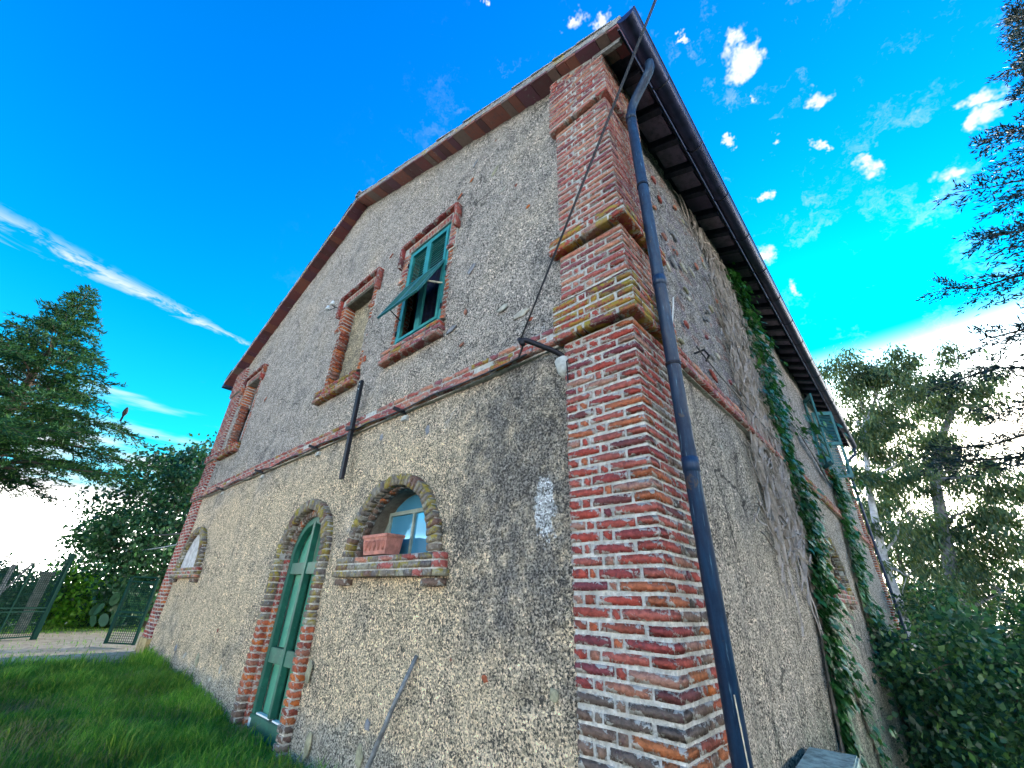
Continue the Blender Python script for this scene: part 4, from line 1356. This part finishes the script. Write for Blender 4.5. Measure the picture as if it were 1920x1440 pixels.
# pole leaning on the wall
V, F = tube([(-2.16, -.022, -.43), (-2.30, -.10, -.80), (-2.52, -.255, -1.545)], [.016, .019, .021], 12)
po = MB().add(V, F).build('leaning_pole', 'pole_wood', None, smooth=True)
tag(po, 'grey round pole leaning against the plaster below the arched window', 'pole')
# concrete post with mossy slab at the foot of the side wall
cpz = -1.0
blk = empty('concrete_post', (.20, 2.0, -2.1))
tag(blk, 'low concrete post with mossy square cap at the foot of the side wall', 'post')
b = MB(); b.box(-.13, .14, -.30, .32, -.2, 1.03); b.build('shaft', 'concrete_mossy', blk, bevel=.01)
b = MB(); b.obox((0.005, .01, 1.075), (.165, .012, 0), (-.02, .36, 0), (0, 0, .04)); b.build('cap', 'concrete_mossy', blk, bevel=.012)
# supply cable from the bracket up over the camera's right
p0 = np.array([-.82, -.33, 1.96]); d_ = np.array([1.72, -.70, 1.55])
pts = [p0 + d_ * t - np.array([0, 0, .05]) * (t * (6 - t)) / 9 for t in np.linspace(0, 6, 25)]
ca = MB().tube(pts, .0055, 6); ca.tube([p + np.array([.010, 0, -.012 * min(1, i * .6)]) for i, p in enumerate(pts)], .004, 6)
tag(ca.build('supply_cable', 'cable_black', None, smooth=True), 'black twin cable rising steeply from the bracket past the brick corner', 'cable')
# two wires leaving the far-left corner
for k, (z_, e, lb_, r_) in enumerate(((1.22, (-45, 1.0, 5.2), 'upper of the two thin wires running left from the far corner', .022), (.98, (-45, 1.0, 3.7), 'lower of the two thin wires running left from the far corner', .014))):
    a_ = np.array([-12.05, .05, z_]); e = np.array(e, float)
    pts = [a_ + (e - a_) * t - np.array([0, 0, 1.2]) * 4 * t * (1 - t) * .5 for t in np.linspace(0, 1, 16)]
    tag(MB().tube(pts, r_, 6).build('overhead_wire', 'cable_black' if k == 0 else 'cable_grey', None), lb_, 'wire', 'wires at the far corner')


# ------------------------------------------------------------------ plants
def leaves(P, A, L, Wd, fold=.25, curl=0.0):
    """diamond leaves: base points P, axes A, lengths L, half-widths Wd -> V, F(quads)"""
    n = len(P)
    A = A / (np.linalg.norm(A, axis=1, keepdims=True) + 1e-9)
    R_ = RNG.normal(size=(n, 3))
    S = np.cross(A, R_); S /= np.linalg.norm(S, axis=1, keepdims=True) + 1e-9
    N_ = np.cross(A, S)
    L = np.broadcast_to(L, (n,))[:, None]; Wd = np.broadcast_to(Wd, (n,))[:, None]
    V = np.stack([P, P + A * L * .45 + S * Wd + N_ * Wd * fold, P + A * L - N_ * L * curl, P + A * L * .45 - S * Wd + N_ * Wd * fold], 1).reshape(-1, 3)
    F = np.arange(4 * n).reshape(n, 4)
    return V, F
def unit(n):
    v = RNG.normal(size=(n, 3)); return v / np.linalg.norm(v, axis=1, keepdims=True)

def conifer(name, base, tip, rmax, n_br, material, label, group, droop=.25, lf=.16, start=.12, bark='bark_brown', dens=1.0, seed=1, one_side=None, per=24):
    rr = np.random.default_rng(seed)
    base = np.array(base, float); tip = np.array(tip, float)
    t = empty(name, base)
    tag(t, label, 'tree', group)
    H = np.linalg.norm(tip - base); ax = (tip - base) / H
    r0 = .022 * H
    V, F = tube([base + ax * H * q - base for q in (0, .3, .6, .85, 1)], [r0, r0 * .75, r0 * .45, r0 * .2, .01], 10)
    MB().add(V, F).build('trunk', bark, t, smooth=True)
    bm_ = MB(); P = []; A = []
    for i in range(n_br):
        q = start + (1 - start) * ((i + rr.random()) / n_br) ** .9
        az = i * 2.399 + rr.normal() * .3
        R_ = rmax * (1 - q) ** 1.1 * (.65 + .7 * rr.random()) + .12
        if q < .3: R_ *= .8
        d = np.array([math.cos(az), math.sin(az), 0])
        o = ax * H * q
        rise = .25 + .25 * q
        K = 7
        pts = []
        for k in range(K):
            s_ = k / (K - 1)
            pts.append(o + d * R_ * s_ + UZ * R_ * (rise * s_ - droop * 1.9 * s_ ** 2 + .25 * droop * s_ ** 4) + rr.normal(size=3) * .02 * R_)
        bm_.tube(pts, [max(.006, .012 * R_ * (1 - k / K) + .004) for k in range(K)], 4, False)
        pts = np.array(pts)
        ns = int((6 + R_ * 9) * dens)
        for j in range(ns):
            s_ = .12 + .88 * (j + rr.random()) / ns
            x_ = s_ * (K - 1); k = min(int(x_), K - 2); f_ = x_ - k
            p = pts[k] * (1 - f_) + pts[k + 1] * f_
            dr = pts[k + 1] - pts[k]; dr /= np.linalg.norm(dr)
            sd_ = np.cross(dr, UZ); sd_ /= np.linalg.norm(sd_) + 1e-9
            sgn = 1 if j % 2 else -1
            L_ = R_ * .32 * (1.1 - .75 * s_) * (.6 + .7 * rr.random()) + .10
            td = dr * .75 + sd_ * sgn * .8 + UZ * (rr.normal() * .18 - .05); td /= np.linalg.norm(td)
            if j % 3 == 0: bm_.tube([p, p + td * L_], [.006, .003], 3, False)
            m_ = max(6, int(per * L_ / .5))
            ss = rr.random(m_)[:, None]
            P.append(p + td * L_ * ss + rr.normal(size=(m_, 3)) * .025 - UZ * .12 * L_ * ss ** 2)
            A.append(td * .9 + rr.normal(size=(m_, 3)) * .5 + UZ * .1)
    tag(bm_.build('branches', bark, t), kind='stuff')
    P = np.concatenate(P); A = np.concatenate(A)
    V, F = leaves(P, A, lf * (.6 + .8 * RNG.random(len(P))), lf * .13)
    np_obj('crown', V, F, material, t)
    return t

def broadleaf(name, base, clumps, material, label, group, trunk_r=.2, bark='bark_grey', lf=.10, wd=.035, n_leaf=120, droop=0.0, limbs=None, cat='tree', shell=True, trunk_pts=None, seed=3):
    """clumps: list of (centre, radius vector, number of sprays); limbs run from the trunk to the sprays"""
    rr = np.random.default_rng(seed)
    base = np.array(base, float)
    t = empty(name, base)
    tag(t, label, cat, group)
    bm_ = MB()
    tp = [np.array(p, float) - base for p in (trunk_pts or [base, base + UZ * .5])]
    if trunk_r:
        V, F = tube(tp, list(np.linspace(trunk_r, trunk_r * .35, len(tp))), 10)
        MB().add(V, F).build('trunk', bark, t, smooth=True)
    P = []; A = []
    for c, rv, ns in clumps:
        c = np.array(c, float) - base; rv = np.array(rv, float)
        # nearest trunk point, a limb to the clump
        k = int(np.argmin([np.linalg.norm(q - c) + .6 * max(0, q[2] - c[2]) for q in tp]))
        root = tp[k]
        limb_mid = (root + c) / 2 + rr.normal(size=3) * .12 * np.linalg.norm(c - root)
        if trunk_r:
            bm_.tube([root, limb_mid, c], [trunk_r * .30, trunk_r * .2, trunk_r * .1], 5, False)
        for j in range(ns):
            u = rr.normal(size=3); u /= np.linalg.norm(u)
            q = c + rv * u * (.45 + .6 * rr.random() ** .6)
            if trunk_r and j % 2 == 0: bm_.tube([c + (q - c) * .05, (c + q) / 2 + rr.normal(size=3) * .05, q], [trunk_r * .08 + .004, .008, .003], 3, False)
            m_ = int(n_leaf * (.6 + .8 * rr.random()))
            sr = .18 + .16 * float(np.mean(rv)) * rr.random()
            pp = q + rr.normal(size=(m_, 3)) * sr * np.array([1, 1, .7]) - UZ * droop * rr.random((m_, 1)) * .6
            P.append(pp)
            A.append(unit(m_) * (1 - .75 * min(1, droop)) + (pp - q) * .6 - UZ * droop * 1.3)
    if bm_.v: tag(bm_.build('branches', bark, t), kind='stuff')
    P = np.concatenate(P); A = np.concatenate(A)
    V, F = leaves(P, A, lf * (.6 + .8 * RNG.random(len(P))), wd * (.7 + .6 * RNG.random(len(P))))
    np_obj('crown', V, F, material, t)
    return t

def ray(px, py):
    v = RW @ np.array([px - 960, py - 720, 780.0]); return v / np.linalg.norm(v)
def at(px, py, dist): return CAM + ray(px, py) * dist
def gpt(x, y): return np.array([x, y, float(ground_z(x, y))])

# --- left: tall cedar by the gate
tip = at(168, 545, 19.5)
cb_ = gpt(tip[0] - .3, tip[1] - .2)
cedar = conifer('cedar_tree', cb_, tip, 5.4, 140, 'leaf_cedar', 'tall feathery cedar rising at the left edge beside the gate', None, droop=.20, lf=.13, start=.37, seed=5, per=36, dens=.66)
# a small bird perched on one of its outer branch tips
bp = at(233, 776, 17.3)
bd = empty('bird', bp)
tag(bd, 'small dark bird perched on the cedar branch tip', 'bird')
V, F = tube([(-.13, 0, -.10), (-.06, 0, -.03), (0, 0, .03), (.05, 0, .10), (.075, 0, .15), (.10, 0, .165), (.145, 0, .165)], [.012, .035, .062, .055, .036, .03, .004], 10)
MB().add(V, F).build('body', 'bird_feather', bd, smooth=True)
MB().bar((-.10, 0, -.08), (-.22, 0, -.19), .05, .012, side=(0, 1, 0)).build('tail', 'bird_feather', bd)

# --- left background: holm oak behind the gate, small thorn tree, hedge
def ell(px, py, dist, r, ns): return (at(px, py, dist), (r, r, r * .85), ns)
ob = gpt(*at(290, 1140, 21)[:2])
broadleaf('holm_oak', ob, [ell(330, 905, 21, 1.5, 26), ell(372, 880, 20.5, 1.1, 14), ell(285, 950, 21, 1.7, 30), ell(232, 1000, 21.5, 1.2, 20), ell(330, 1000, 20, 1.8, 30), ell(255, 1040, 21, 1.7, 28), ell(205, 1050, 22, 1.1, 14), ell(300, 1080, 20.5, 1.5, 20), ell(365, 950, 20, 1.5, 20), ell(355, 865, 21, .7, 6)],
          'leaf_oak', 'large dark rounded holm oak behind the far house corner', None, .28, 'bark_brown', .15, .05, 95, 0, trunk_pts=[ob, ob + np.array([.1, 0, 1.2]), ob + np.array([0, .2, 2.5]), ob + np.array([.1, .1, 4])], seed=8)
tb = gpt(*at(150, 1150, 24)[:2])
broadleaf('thorn_tree', tb, [ell(140, 1030, 24, 1.0, 10), ell(115, 1045, 24, .9, 7), ell(165, 1050, 24, .9, 8), ell(140, 1065, 24, .8, 6)],
          'leaf_oak', 'small sparse bare-limbed tree between cedar and holm oak', None, .10, 'bark_brown', .11, .035, 28, 0, trunk_pts=[tb, tb + np.array([0, 0, 1.0]), tb + np.array([.1, 0, 1.9])], seed=9)
hb = gpt(-20.6, -1.2)
broadleaf('bright_bush', hb, [(hb + np.array([-.3, dy_, 1.1]), (.9, .7, .75), 16) for dy_ in (.0, .6, 1.1)] + [(hb + np.array([.2, dy_, .4]), (.7, .7, .5), 10) for dy_ in (.0, .6, 1.2)],
          'leaf_bright', 'bright yellow-green bush in the gateway beyond the dirt track', None, .05, 'bark_brown', .12, .05, 90, 0, cat='bush', trunk_pts=[hb, hb + UZ * .6], seed=11)
for k, (x_, y_, s_, lb_) in enumerate(((-20.3, -2.7, .85, 'dark hedge shrub behind the mesh of the left gate leaf'), (-19.6, -4.6, .9, 'dark hedge shrub at the extreme left behind the gate'), (-20.6, 1.1, .6, 'dark low shrub between the bright bush and the right gate leaf'))):
    hb = gpt(x_, y_)
    broadleaf('hedge_shrub', hb, [(hb + np.array([0, dy_, 1.15 * s_]), (.8, .9, .8 * s_), 40) for dy_ in (-.6, .6)] + [(hb + np.array([.2, dy_, .4]), (.7, .8, .5), 14) for dy_ in (-.7, .5)],
              'leaf_hedge', lb_, 'hedge shrubs', .05, 'bark_brown', .12, .045, 85, 0, cat='shrub', trunk_pts=[hb, hb + UZ * .5], seed=13 + k)
# prickly-pear clump by the right gate leaf
pp_ = gpt(-19.0, .2)
t = empty('prickly_pear', pp_); tag(t, 'pale prickly pear clump in the gap beside the right gate leaf', 'cactus')
for k in range(14):
    b = MB(); az = random.uniform(0, 6.28); cxy = np.array([random.uniform(-.3, .3), random.uniform(-.45, .45), .25 + .3 * (k % 4)])
    uu = np.array([math.cos(az), math.sin(az), 0]); ww = np.array([jit(.4), jit(.4), 1]); ww /= np.linalg.norm(ww); nn = np.cross(uu, ww)
    V = [cxy + uu * .13 * math.cos(a_) + ww * .2 * math.sin(a_) + nn * s_ * .018 for s_ in (-1, 1) for a_ in np.linspace(0, 2 * math.pi, 11)[:-1]]
    b.add(V, [tuple(range(9, -1, -1)), tuple(range(10, 20))] + [(i, (i + 1) % 10, 10 + (i + 1) % 10, 10 + i) for i in range(10)])
    b.build('pad', 'leaf_fig', t)

# --- gates
def gate(name, a, b_, h, label):
    a = np.array(a, float); b_ = np.array(b_, float)
    L = np.linalg.norm(b_ - a); d = (b_ - a) / L; n_ = np.cross(d, UZ)
    t = empty(name, a); tag(t, label, 'gate', 'gate leaves')
    z0 = .06
    def P(u, z, o=0): return d * u + UZ * z + n_ * o
    for u in (.02, L - .02): MB().bar(P(u, z0), P(u, h), .05, .05, side=n_).build('stile', 'gate_green', t)
    for z_ in (z0 + .02, .62, .70, h - .10, h): MB().bar(P(.045, z_), P(L - .045, z_), .03, .035).build('rail', 'gate_green', t)
    for u in np.arange(.85, L - .3, .85): MB().bar(P(u, z0), P(u, h - .1), .025, .03, side=n_).build('upright', 'gate_green', t)
    w = MB(); s_ = .05
    for u in np.arange(.06, L - .04, s_): w.bar(P(u, z0 + .03, .018), P(u, h - .12, .018), .008, .006, side=n_)
    for z_ in np.arange(z0 + .06, h - .12, s_): w.bar(P(.05, z_, .022), P(L - .05, z_, .022), .008, .006)
    tag(w.build('wire_mesh', 'gate_green', t), kind='stuff')
    return t
g0 = gpt(-15.75, -1.52); g1 = gpt(-14.2, -3.35)
gl = gate('gate_leaf', g0, g1, 1.78, 'long dark green mesh gate leaf standing open at the left edge')
MB().bar((0, 0, 0), (-.05, -.02, 1.98), .10, .10).build('slanted_stile', 'gate_green', gl)
g0 = gpt(-12.65, -.02); g1 = gpt(-13.2, -.48)
gate('gate_leaf', g0, g1, 1.45, 'narrow dark green mesh gate leaf against the far house corner')
# posts behind the left gate
for k, (px_, r_, h_, lb_) in enumerate(((195, .11, 1.45, 'broad square masonry post behind the left gate leaf'), (120, .05, 1.7, 'thin leaning wooden stake behind the left gate leaf'))):
    c = gpt(-17.8, -1.75 - .75 * k)
    b = MB(); b.obox(c + UZ * h_ / 2, UX * r_, UY * r_, UZ * h_ / 2)
    if k == 0: b.obox(c + UZ * (h_ + .05), UX * (r_ + .05), UY * (r_ + .05), UZ * .05)
    else: b.bar(c + UZ * .9, c + np.array([0, .35, 1.75]), .05, .05)
    tag(b.build('fence_post', 'gate_post_stone' if k == 0 else 'weathered_wood', None), lb_, 'post', 'posts behind the gate')

# --- right: eucalyptus beyond the far end of the house
def euc(name, pts, clumps, label, seed, tr, bark='bark_pale', n_leaf=165):
    base = gpt(pts[0][0], pts[0][1]); base[2] -= .3
    tp = [base] + [np.array(p) for p in pts[1:]]
    return broadleaf(name, base, clumps, 'leaf_euc', label, 'eucalyptus trees beyond the house', tr, bark, .23, .036, n_leaf, .6, trunk_pts=tp, seed=seed)
def A_(px, py, y):          # point on the ray at depth y
    d = ray(px, py); return CAM + d * ((y - CAM[1]) / d[1])
def E_(px, py, y, r, ns): return (A_(px, py, y), (r, r, r), ns)
Y1 = 23.0
euc('eucalyptus_tree', [A_(1730, 1300, Y1), A_(1700, 1180, Y1), A_(1655, 1040, Y1), A_(1630, 920, Y1), A_(1620, 800, Y1)],
    [E_(1590, 700, Y1, 1.3, 16), E_(1640, 730, Y1, 1.5, 22), E_(1605, 790, Y1, 1.2, 14), E_(1660, 800, Y1, 1.3, 14), E_(1630, 880, Y1, 1.1, 9), E_(1660, 690, Y1, 1.1, 12), E_(1680, 870, Y1, 1.0, 8), E_(1690, 980, Y1, 1.2, 9), E_(1700, 1080, Y1, 1.2, 9)],
    'pale leaning eucalyptus nearest the far end of the house', 21, .24)
Y2 = 26.0
euc('eucalyptus_tree', [A_(1850, 1330, Y2), A_(1800, 1150, Y2), A_(1770, 1000, Y2), A_(1752, 900, Y2), A_(1765, 820, Y2), A_(1790, 760, Y2)],
    [E_(1720, 720, Y2, 1.5, 14), E_(1790, 700, Y2, 1.6, 16), E_(1830, 760, Y2, 1.4, 10), E_(1730, 860, Y2, 1.5, 16), E_(1780, 880, Y2, 1.6, 18), E_(1700, 960, Y2, 1.6, 18), E_(1810, 960, Y2, 1.5, 14), E_(1850, 890, Y2, 1.3, 8), E_(1760, 1020, Y2, 1.4, 12), E_(1860, 1000, Y2, 1.2, 8), E_(1780, 1110, Y2, 1.3, 9), E_(1880, 1110, Y2, 1.5, 10), E_(1900, 960, Y2, 1.5, 9), E_(1730, 1160, Y2, 1.3, 9), E_(1840, 1190, Y2, 1.3, 9)],
    'tall grey eucalyptus with forked crown right of the house', 22, .34, 'bark_grey')
Y3 = 30.0
euc('eucalyptus_tree', [A_(1760, 1330, Y3), A_(1725, 1180, Y3), A_(1690, 1060, Y3), A_(1660, 950, Y3)],
    [E_(1680, 1000, Y3, 1.7, 16), E_(1730, 1060, Y3, 1.8, 18), E_(1650, 930, Y3, 1.5, 10), E_(1720, 780, Y3, 1.7, 14), E_(1700, 1130, Y3, 1.6, 14), E_(1840, 1080, Y3, 1.6, 12)],
    'slender eucalyptus standing between its two larger neighbours', 23, .20, 'bark_brown')
# --- right: dark conifer close to the camera, its trunk outside the frame
base2 = gpt(4.75, 5.0)
conifer('dark_conifer', base2, (4.85, 5.1, 8.7), 4.3, 140, 'leaf_dark_conifer', 'dark near conifer reaching in from the right edge', None, droop=.10, lf=.07, start=.30, seed=33, per=62, dens=1.05)

# --- right: undergrowth on the falling slope
ub_ = [(1800, 1370, 15.0, 1.2, 'dense dark shrub closest to the far ivy on the wall'), (1850, 1330, 12.0, 1.0, 'big-leaved bush in the middle of the slope undergrowth'), (1770, 1290, 30.0, 2.2, 'shrub filling the gap under the leaning eucalyptus'),
       (1850, 1260, 29.5, 2.6, 'tall leafy shrub under the forked eucalyptus'), (1915, 1180, 28.5, 2.6, 'distant shrub mass below the dark conifer'), (1735, 1260, 24.0, 1.3, 'sunlit shrub behind the far corner downpipe'), (1905, 1340, 11.0, 1.2, 'leafy shrub at the right edge below the conifer'),
       (1850, 1420, 8.5, 1.1, 'low dark shrub in the lower right corner'), (1835, 1450, 11.0, 1.0, 'low shrub right of the wall foot ivy'), (1860, 1340, 14.0, 1.6, 'dark shrub behind the lower right corner shrub')]
for k, (px_, py_, y_, s_, lb_) in enumerate(ub_):
    c_ = A_(px_, py_, y_)
    hb = gpt(c_[0], c_[1])
    q0 = c_[2]
    broadleaf('slope_shrub', hb, [(np.array([c_[0] + jit(1.2) * s_, c_[1] + jit(1.2) * s_, q0 + (-.9 + .36 * q + jit(.25)) * s_]), (.42 * s_, .42 * s_, (.35 + .3 * random.random()) * s_), 10) for q in range(7)],
              'leaf_fig' if k == 1 else 'leaf_under', lb_, 'shrubs on the slope', .05, 'bark_brown', .19 if k == 1 else .105, .07 if k == 1 else .036, 120 if k != 1 else 60, .1, cat='shrub', trunk_pts=[hb, hb + UZ * .5, (hb + c_) / 2, c_], seed=50 + k)

# --- ivy on the side wall
LEAF = np.array([(0, 0, 0), (.35, -.12, .03), (.30, .18, .05), (.50, .42, .0), (.20, .55, .06), (0, 1.0, -.04), (-.20, .55, .06), (-.50, .42, .0), (-.30, .18, .05), (-.35, -.12, .03), (0, .35, .09)])
LF = [(10, i, (i + 1) % 10) for i in range(10)]
def ivy(name, path, n, label, size, seed, stems=14, dry=0, thick=.075):
    """path: (y, z, half-width) down the wall"""
    rr = np.random.default_rng(seed)
    path = np.array(path, float)
    t = empty(name, (0.05, path[-1, 0], path[-1, 1])); tag(t, label, 'ivy', 'ivy climbing the side wall')
    o = np.array([0.05, path[-1, 0], path[-1, 1]])
    seg = np.concatenate([[0], np.cumsum(np.hypot(np.diff(path[:, 0]), np.diff(path[:, 1])))])
    def sample(s_):
        s_ = s_ * seg[-1]
        return np.interp(s_, seg, path[:, 0]), np.interp(s_, seg, path[:, 1]), np.interp(s_, seg, path[:, 2])
    bm_ = MB()
    for k in range(stems):
        off = rr.normal() * .5; ph = rr.random() * 6
        s0, s1 = (0.0 + .3 * rr.random(), 1.0)
        pts = []
        for s_ in np.linspace(s0, s1, 26):
            y, z, w = sample(s_)
            pts.append(np.array([.03 + .015 * rr.random(), y + w * (off + .35 * math.sin(s_ * 9 + ph)) + rr.normal() * .015, z]) - o)
        bm_.tube(pts, list(np.linspace(.005, .016, 26)), 4, False)
    bm_.build('stems', 'ivy_stem', t)
    if dry:
        bm_ = MB()
        for k in range(dry):
            y, z, w = sample(rr.random() * .65)
            y += -2.3 * rr.random() ** 1.5 + .3; z += rr.normal() * .3
            p = np.array([.035, y, z]); dr = rr.normal(size=2) * .45 + np.array([.15, 1.0]); dr /= np.linalg.norm(dr)
            pts = [p - o]
            for q in range(6):
                dr = dr + rr.normal(size=2) * .35; dr /= np.linalg.norm(dr)
                p = p + np.array([abs(rr.normal()) * .012 - (p[0] - .03) * .2, dr[0] * .12, dr[1] * .12])
                if p[2] > 5.45: break
                pts.append(p - o)
            if len(pts) > 2: bm_.tube(pts, .006 + .006 * rr.random(), 3, False)
        tag(bm_.build('dry_tendrils', 'dry_stem', t), kind='stuff')
    S = rr.random(n)
    y, z, w = sample(S)
    clump = vnoise(S * 30, S * 0 + seed, seed)
    y = y + np.clip(rr.normal(size=n), -2, 2) * w * (.5 + .35 * clump)
    z = z + rr.normal(size=n) * .06
    x = .045 + np.abs(rr.normal(size=n)) * thick * (.5 + clump)
    V = []; F = []
    sz = size * (.35 + 1.0 * rr.random(n))
    down = np.stack([.35 + .3 * rr.random(n), rr.normal(size=n) * .55, -np.ones(n) * .8 + rr.normal(size=n) * .25], 1)
    down /= np.linalg.norm(down, axis=1, keepdims=True)
    nrm = np.stack([np.ones(n), rr.normal(size=n) * .4, .45 + rr.normal(size=n) * .3], 1)
    nrm -= down * np.sum(nrm * down, 1, keepdims=True); nrm /= np.linalg.norm(nrm, axis=1, keepdims=True)
    sd_ = np.cross(down, nrm)
    P = np.stack([x, y, z], 1) - o
    V = P[:, None] + sz[:, None, None] * (LEAF[None, :, 0:1] * sd_[:, None] + LEAF[None, :, 1:2] * down[:, None] + LEAF[None, :, 2:3] * nrm[:, None])
    F = (np.array(LF)[None] + 11 * np.arange(n)[:, None, None]).reshape(-1, 3)
    np_obj('foliage', V.reshape(-1, 3), F, 'leaf_ivy', t)
    return t
ivy('ivy', [(4.3, 5.4, .2), (4.6, 5.0, .45), (5.2, 4.5, .6), (5.1, 3.6, .7), (4.9, 2.8, .6), (5.0, 2.05, .5), (5.05, 1.45, .34), (4.8, .8, .28), (4.5, .27, .24), (4.25, -.2, .2), (3.95, -.6, .15), (3.75, -1.0, .12), (3.5, -1.5, .1), (3.5, -2.2, .1)], 4200, 'leafy ivy with dry tendrils climbing to the eaves nearest the downpipe', .10, 61, 14, 1900)
ivy('ivy', [(11.0, 3.2, .2), (10.7, 2.6, .3), (10.5, 1.9, .42), (10.0, 1.2, .48), (9.5, .6, .48), (9.3, 0, .45), (9.6, -.8, .45), (10.0, -1.5, .5), (10.7, -2.3, .7), (11.3, -3.0, .8)], 3000, 'dense dark ivy column farther along the side wall', .11, 62, 10, 0)
ivy('ivy', [(5.0, -.1, .04), (5.15, -.6, .06), (5.3, -1.1, .08), (5.6, -1.6, .10), (5.7, -2.4, .12)], 260, 'thin ivy strand between the two larger ivy growths', .08, 63, 3, 0)
ivy('ivy', [(6.6, 3.3, .10), (7.8, 3.2, .14), (8.8, 3.0, .18), (9.8, 2.75, .2), (11.5, 2.75, .12), (13.0, 2.8, .10)], 330, 'straggling ivy runner crossing below the side shutters', .12, 64, 3, 0, .3)

# --- lawn
def lawn(name, n, xr, yr, hmin, hmax, material, label, wdt, keep=None, seed=70):
    rr = np.random.default_rng(seed)
    x = rr.uniform(*xr, n); y = rr.uniform(*yr, n)
    dens = vnoise(x * 1.6, y * 1.6, seed)
    k = (rr.random(n) < .35 + .9 * dens)
    if keep is not None: k &= keep(x, y, rr)
    x, y, dens = x[k], y[k], dens[k]; n = len(x)
    z = ground_z(x, y) - .02
    h = (hmin + (hmax - hmin) * rr.random(n) ** 1.5) * (.5 + .9 * dens)
    az = rr.random(n) * 2 * math.pi; ln = .25 + .6 * rr.random(n)
    d = np.stack([np.cos(az), np.sin(az), 0 * az], 1)
    s_ = np.stack([-np.sin(az + .4), np.cos(az + .4), 0 * az], 1) * wdt
    P = np.stack([x, y, z], 1)
    up = np.array([0, 0, 1.0])
    m1 = P + up * (h * .6)[:, None] + d * (h * ln * .25)[:, None]
    tp_ = P + up * h[:, None] * (1 - .35 * ln)[:, None] + d * (h * ln)[:, None]
    V = np.stack([P - s_, P + s_, m1 + s_ * .8, m1 - s_ * .8, tp_], 1).reshape(-1, 3)
    b_ = 5 * np.arange(n)[:, None]
    F = np.concatenate([b_ + np.array([0, 1, 2]), b_ + np.array([0, 2, 3]), b_ + np.array([3, 2, 4])])
    o = np_obj(name, V, F, material)
    return tag(o, label, 'grass', kind='stuff')
def on_lawn(x, y, rr):
    return (x > -10.8 + 1.2 * (vnoise(y * 1.2, y * 0, 5) - .5) + rr.normal(size=len(x)) * .25)
lawn('grass', 210000, (-12.5, -2.2), (-4.6, -.02), .05, .20, 'grass_blade', 'lush short green lawn in front of the gable wall', .0045, on_lawn, 70)
lawn('dry_grass', 34000, (-9.5, -2.2), (-3.6, -.02), .04, .17, 'grass_dry', 'straw-coloured dead stalks lying in the lawn by the door', .003, None, 71)
lawn('grass_tufts', 60000, (-11, -2.2), (-4.4, -.02), .10, .30, 'grass_blade', 'taller uneven tufts standing in the lawn and along the wall foot', .0055, lambda x, y, rr: (on_lawn(x, y, rr)) & ((vnoise(x * 2.6, y * 2.6, 91) > .70) | (y > -.22)), 74)
lawn('verge_grass', 26000, (-21, -10.5), (-3.5, 2.5), .04, .14, 'grass_blade', 'thin rough grass along the dirt track by the gates', .006, lambda x, y, rr: rr.random(len(x)) < np.clip((-x - 16) / 4, .10, 1), 72)
lawn('slope_grass', 30000, (0.05, 7), (-.5, 19), .08, .3, 'grass_blade', 'rank grass on the slope beside the side wall', .008, None, 73)
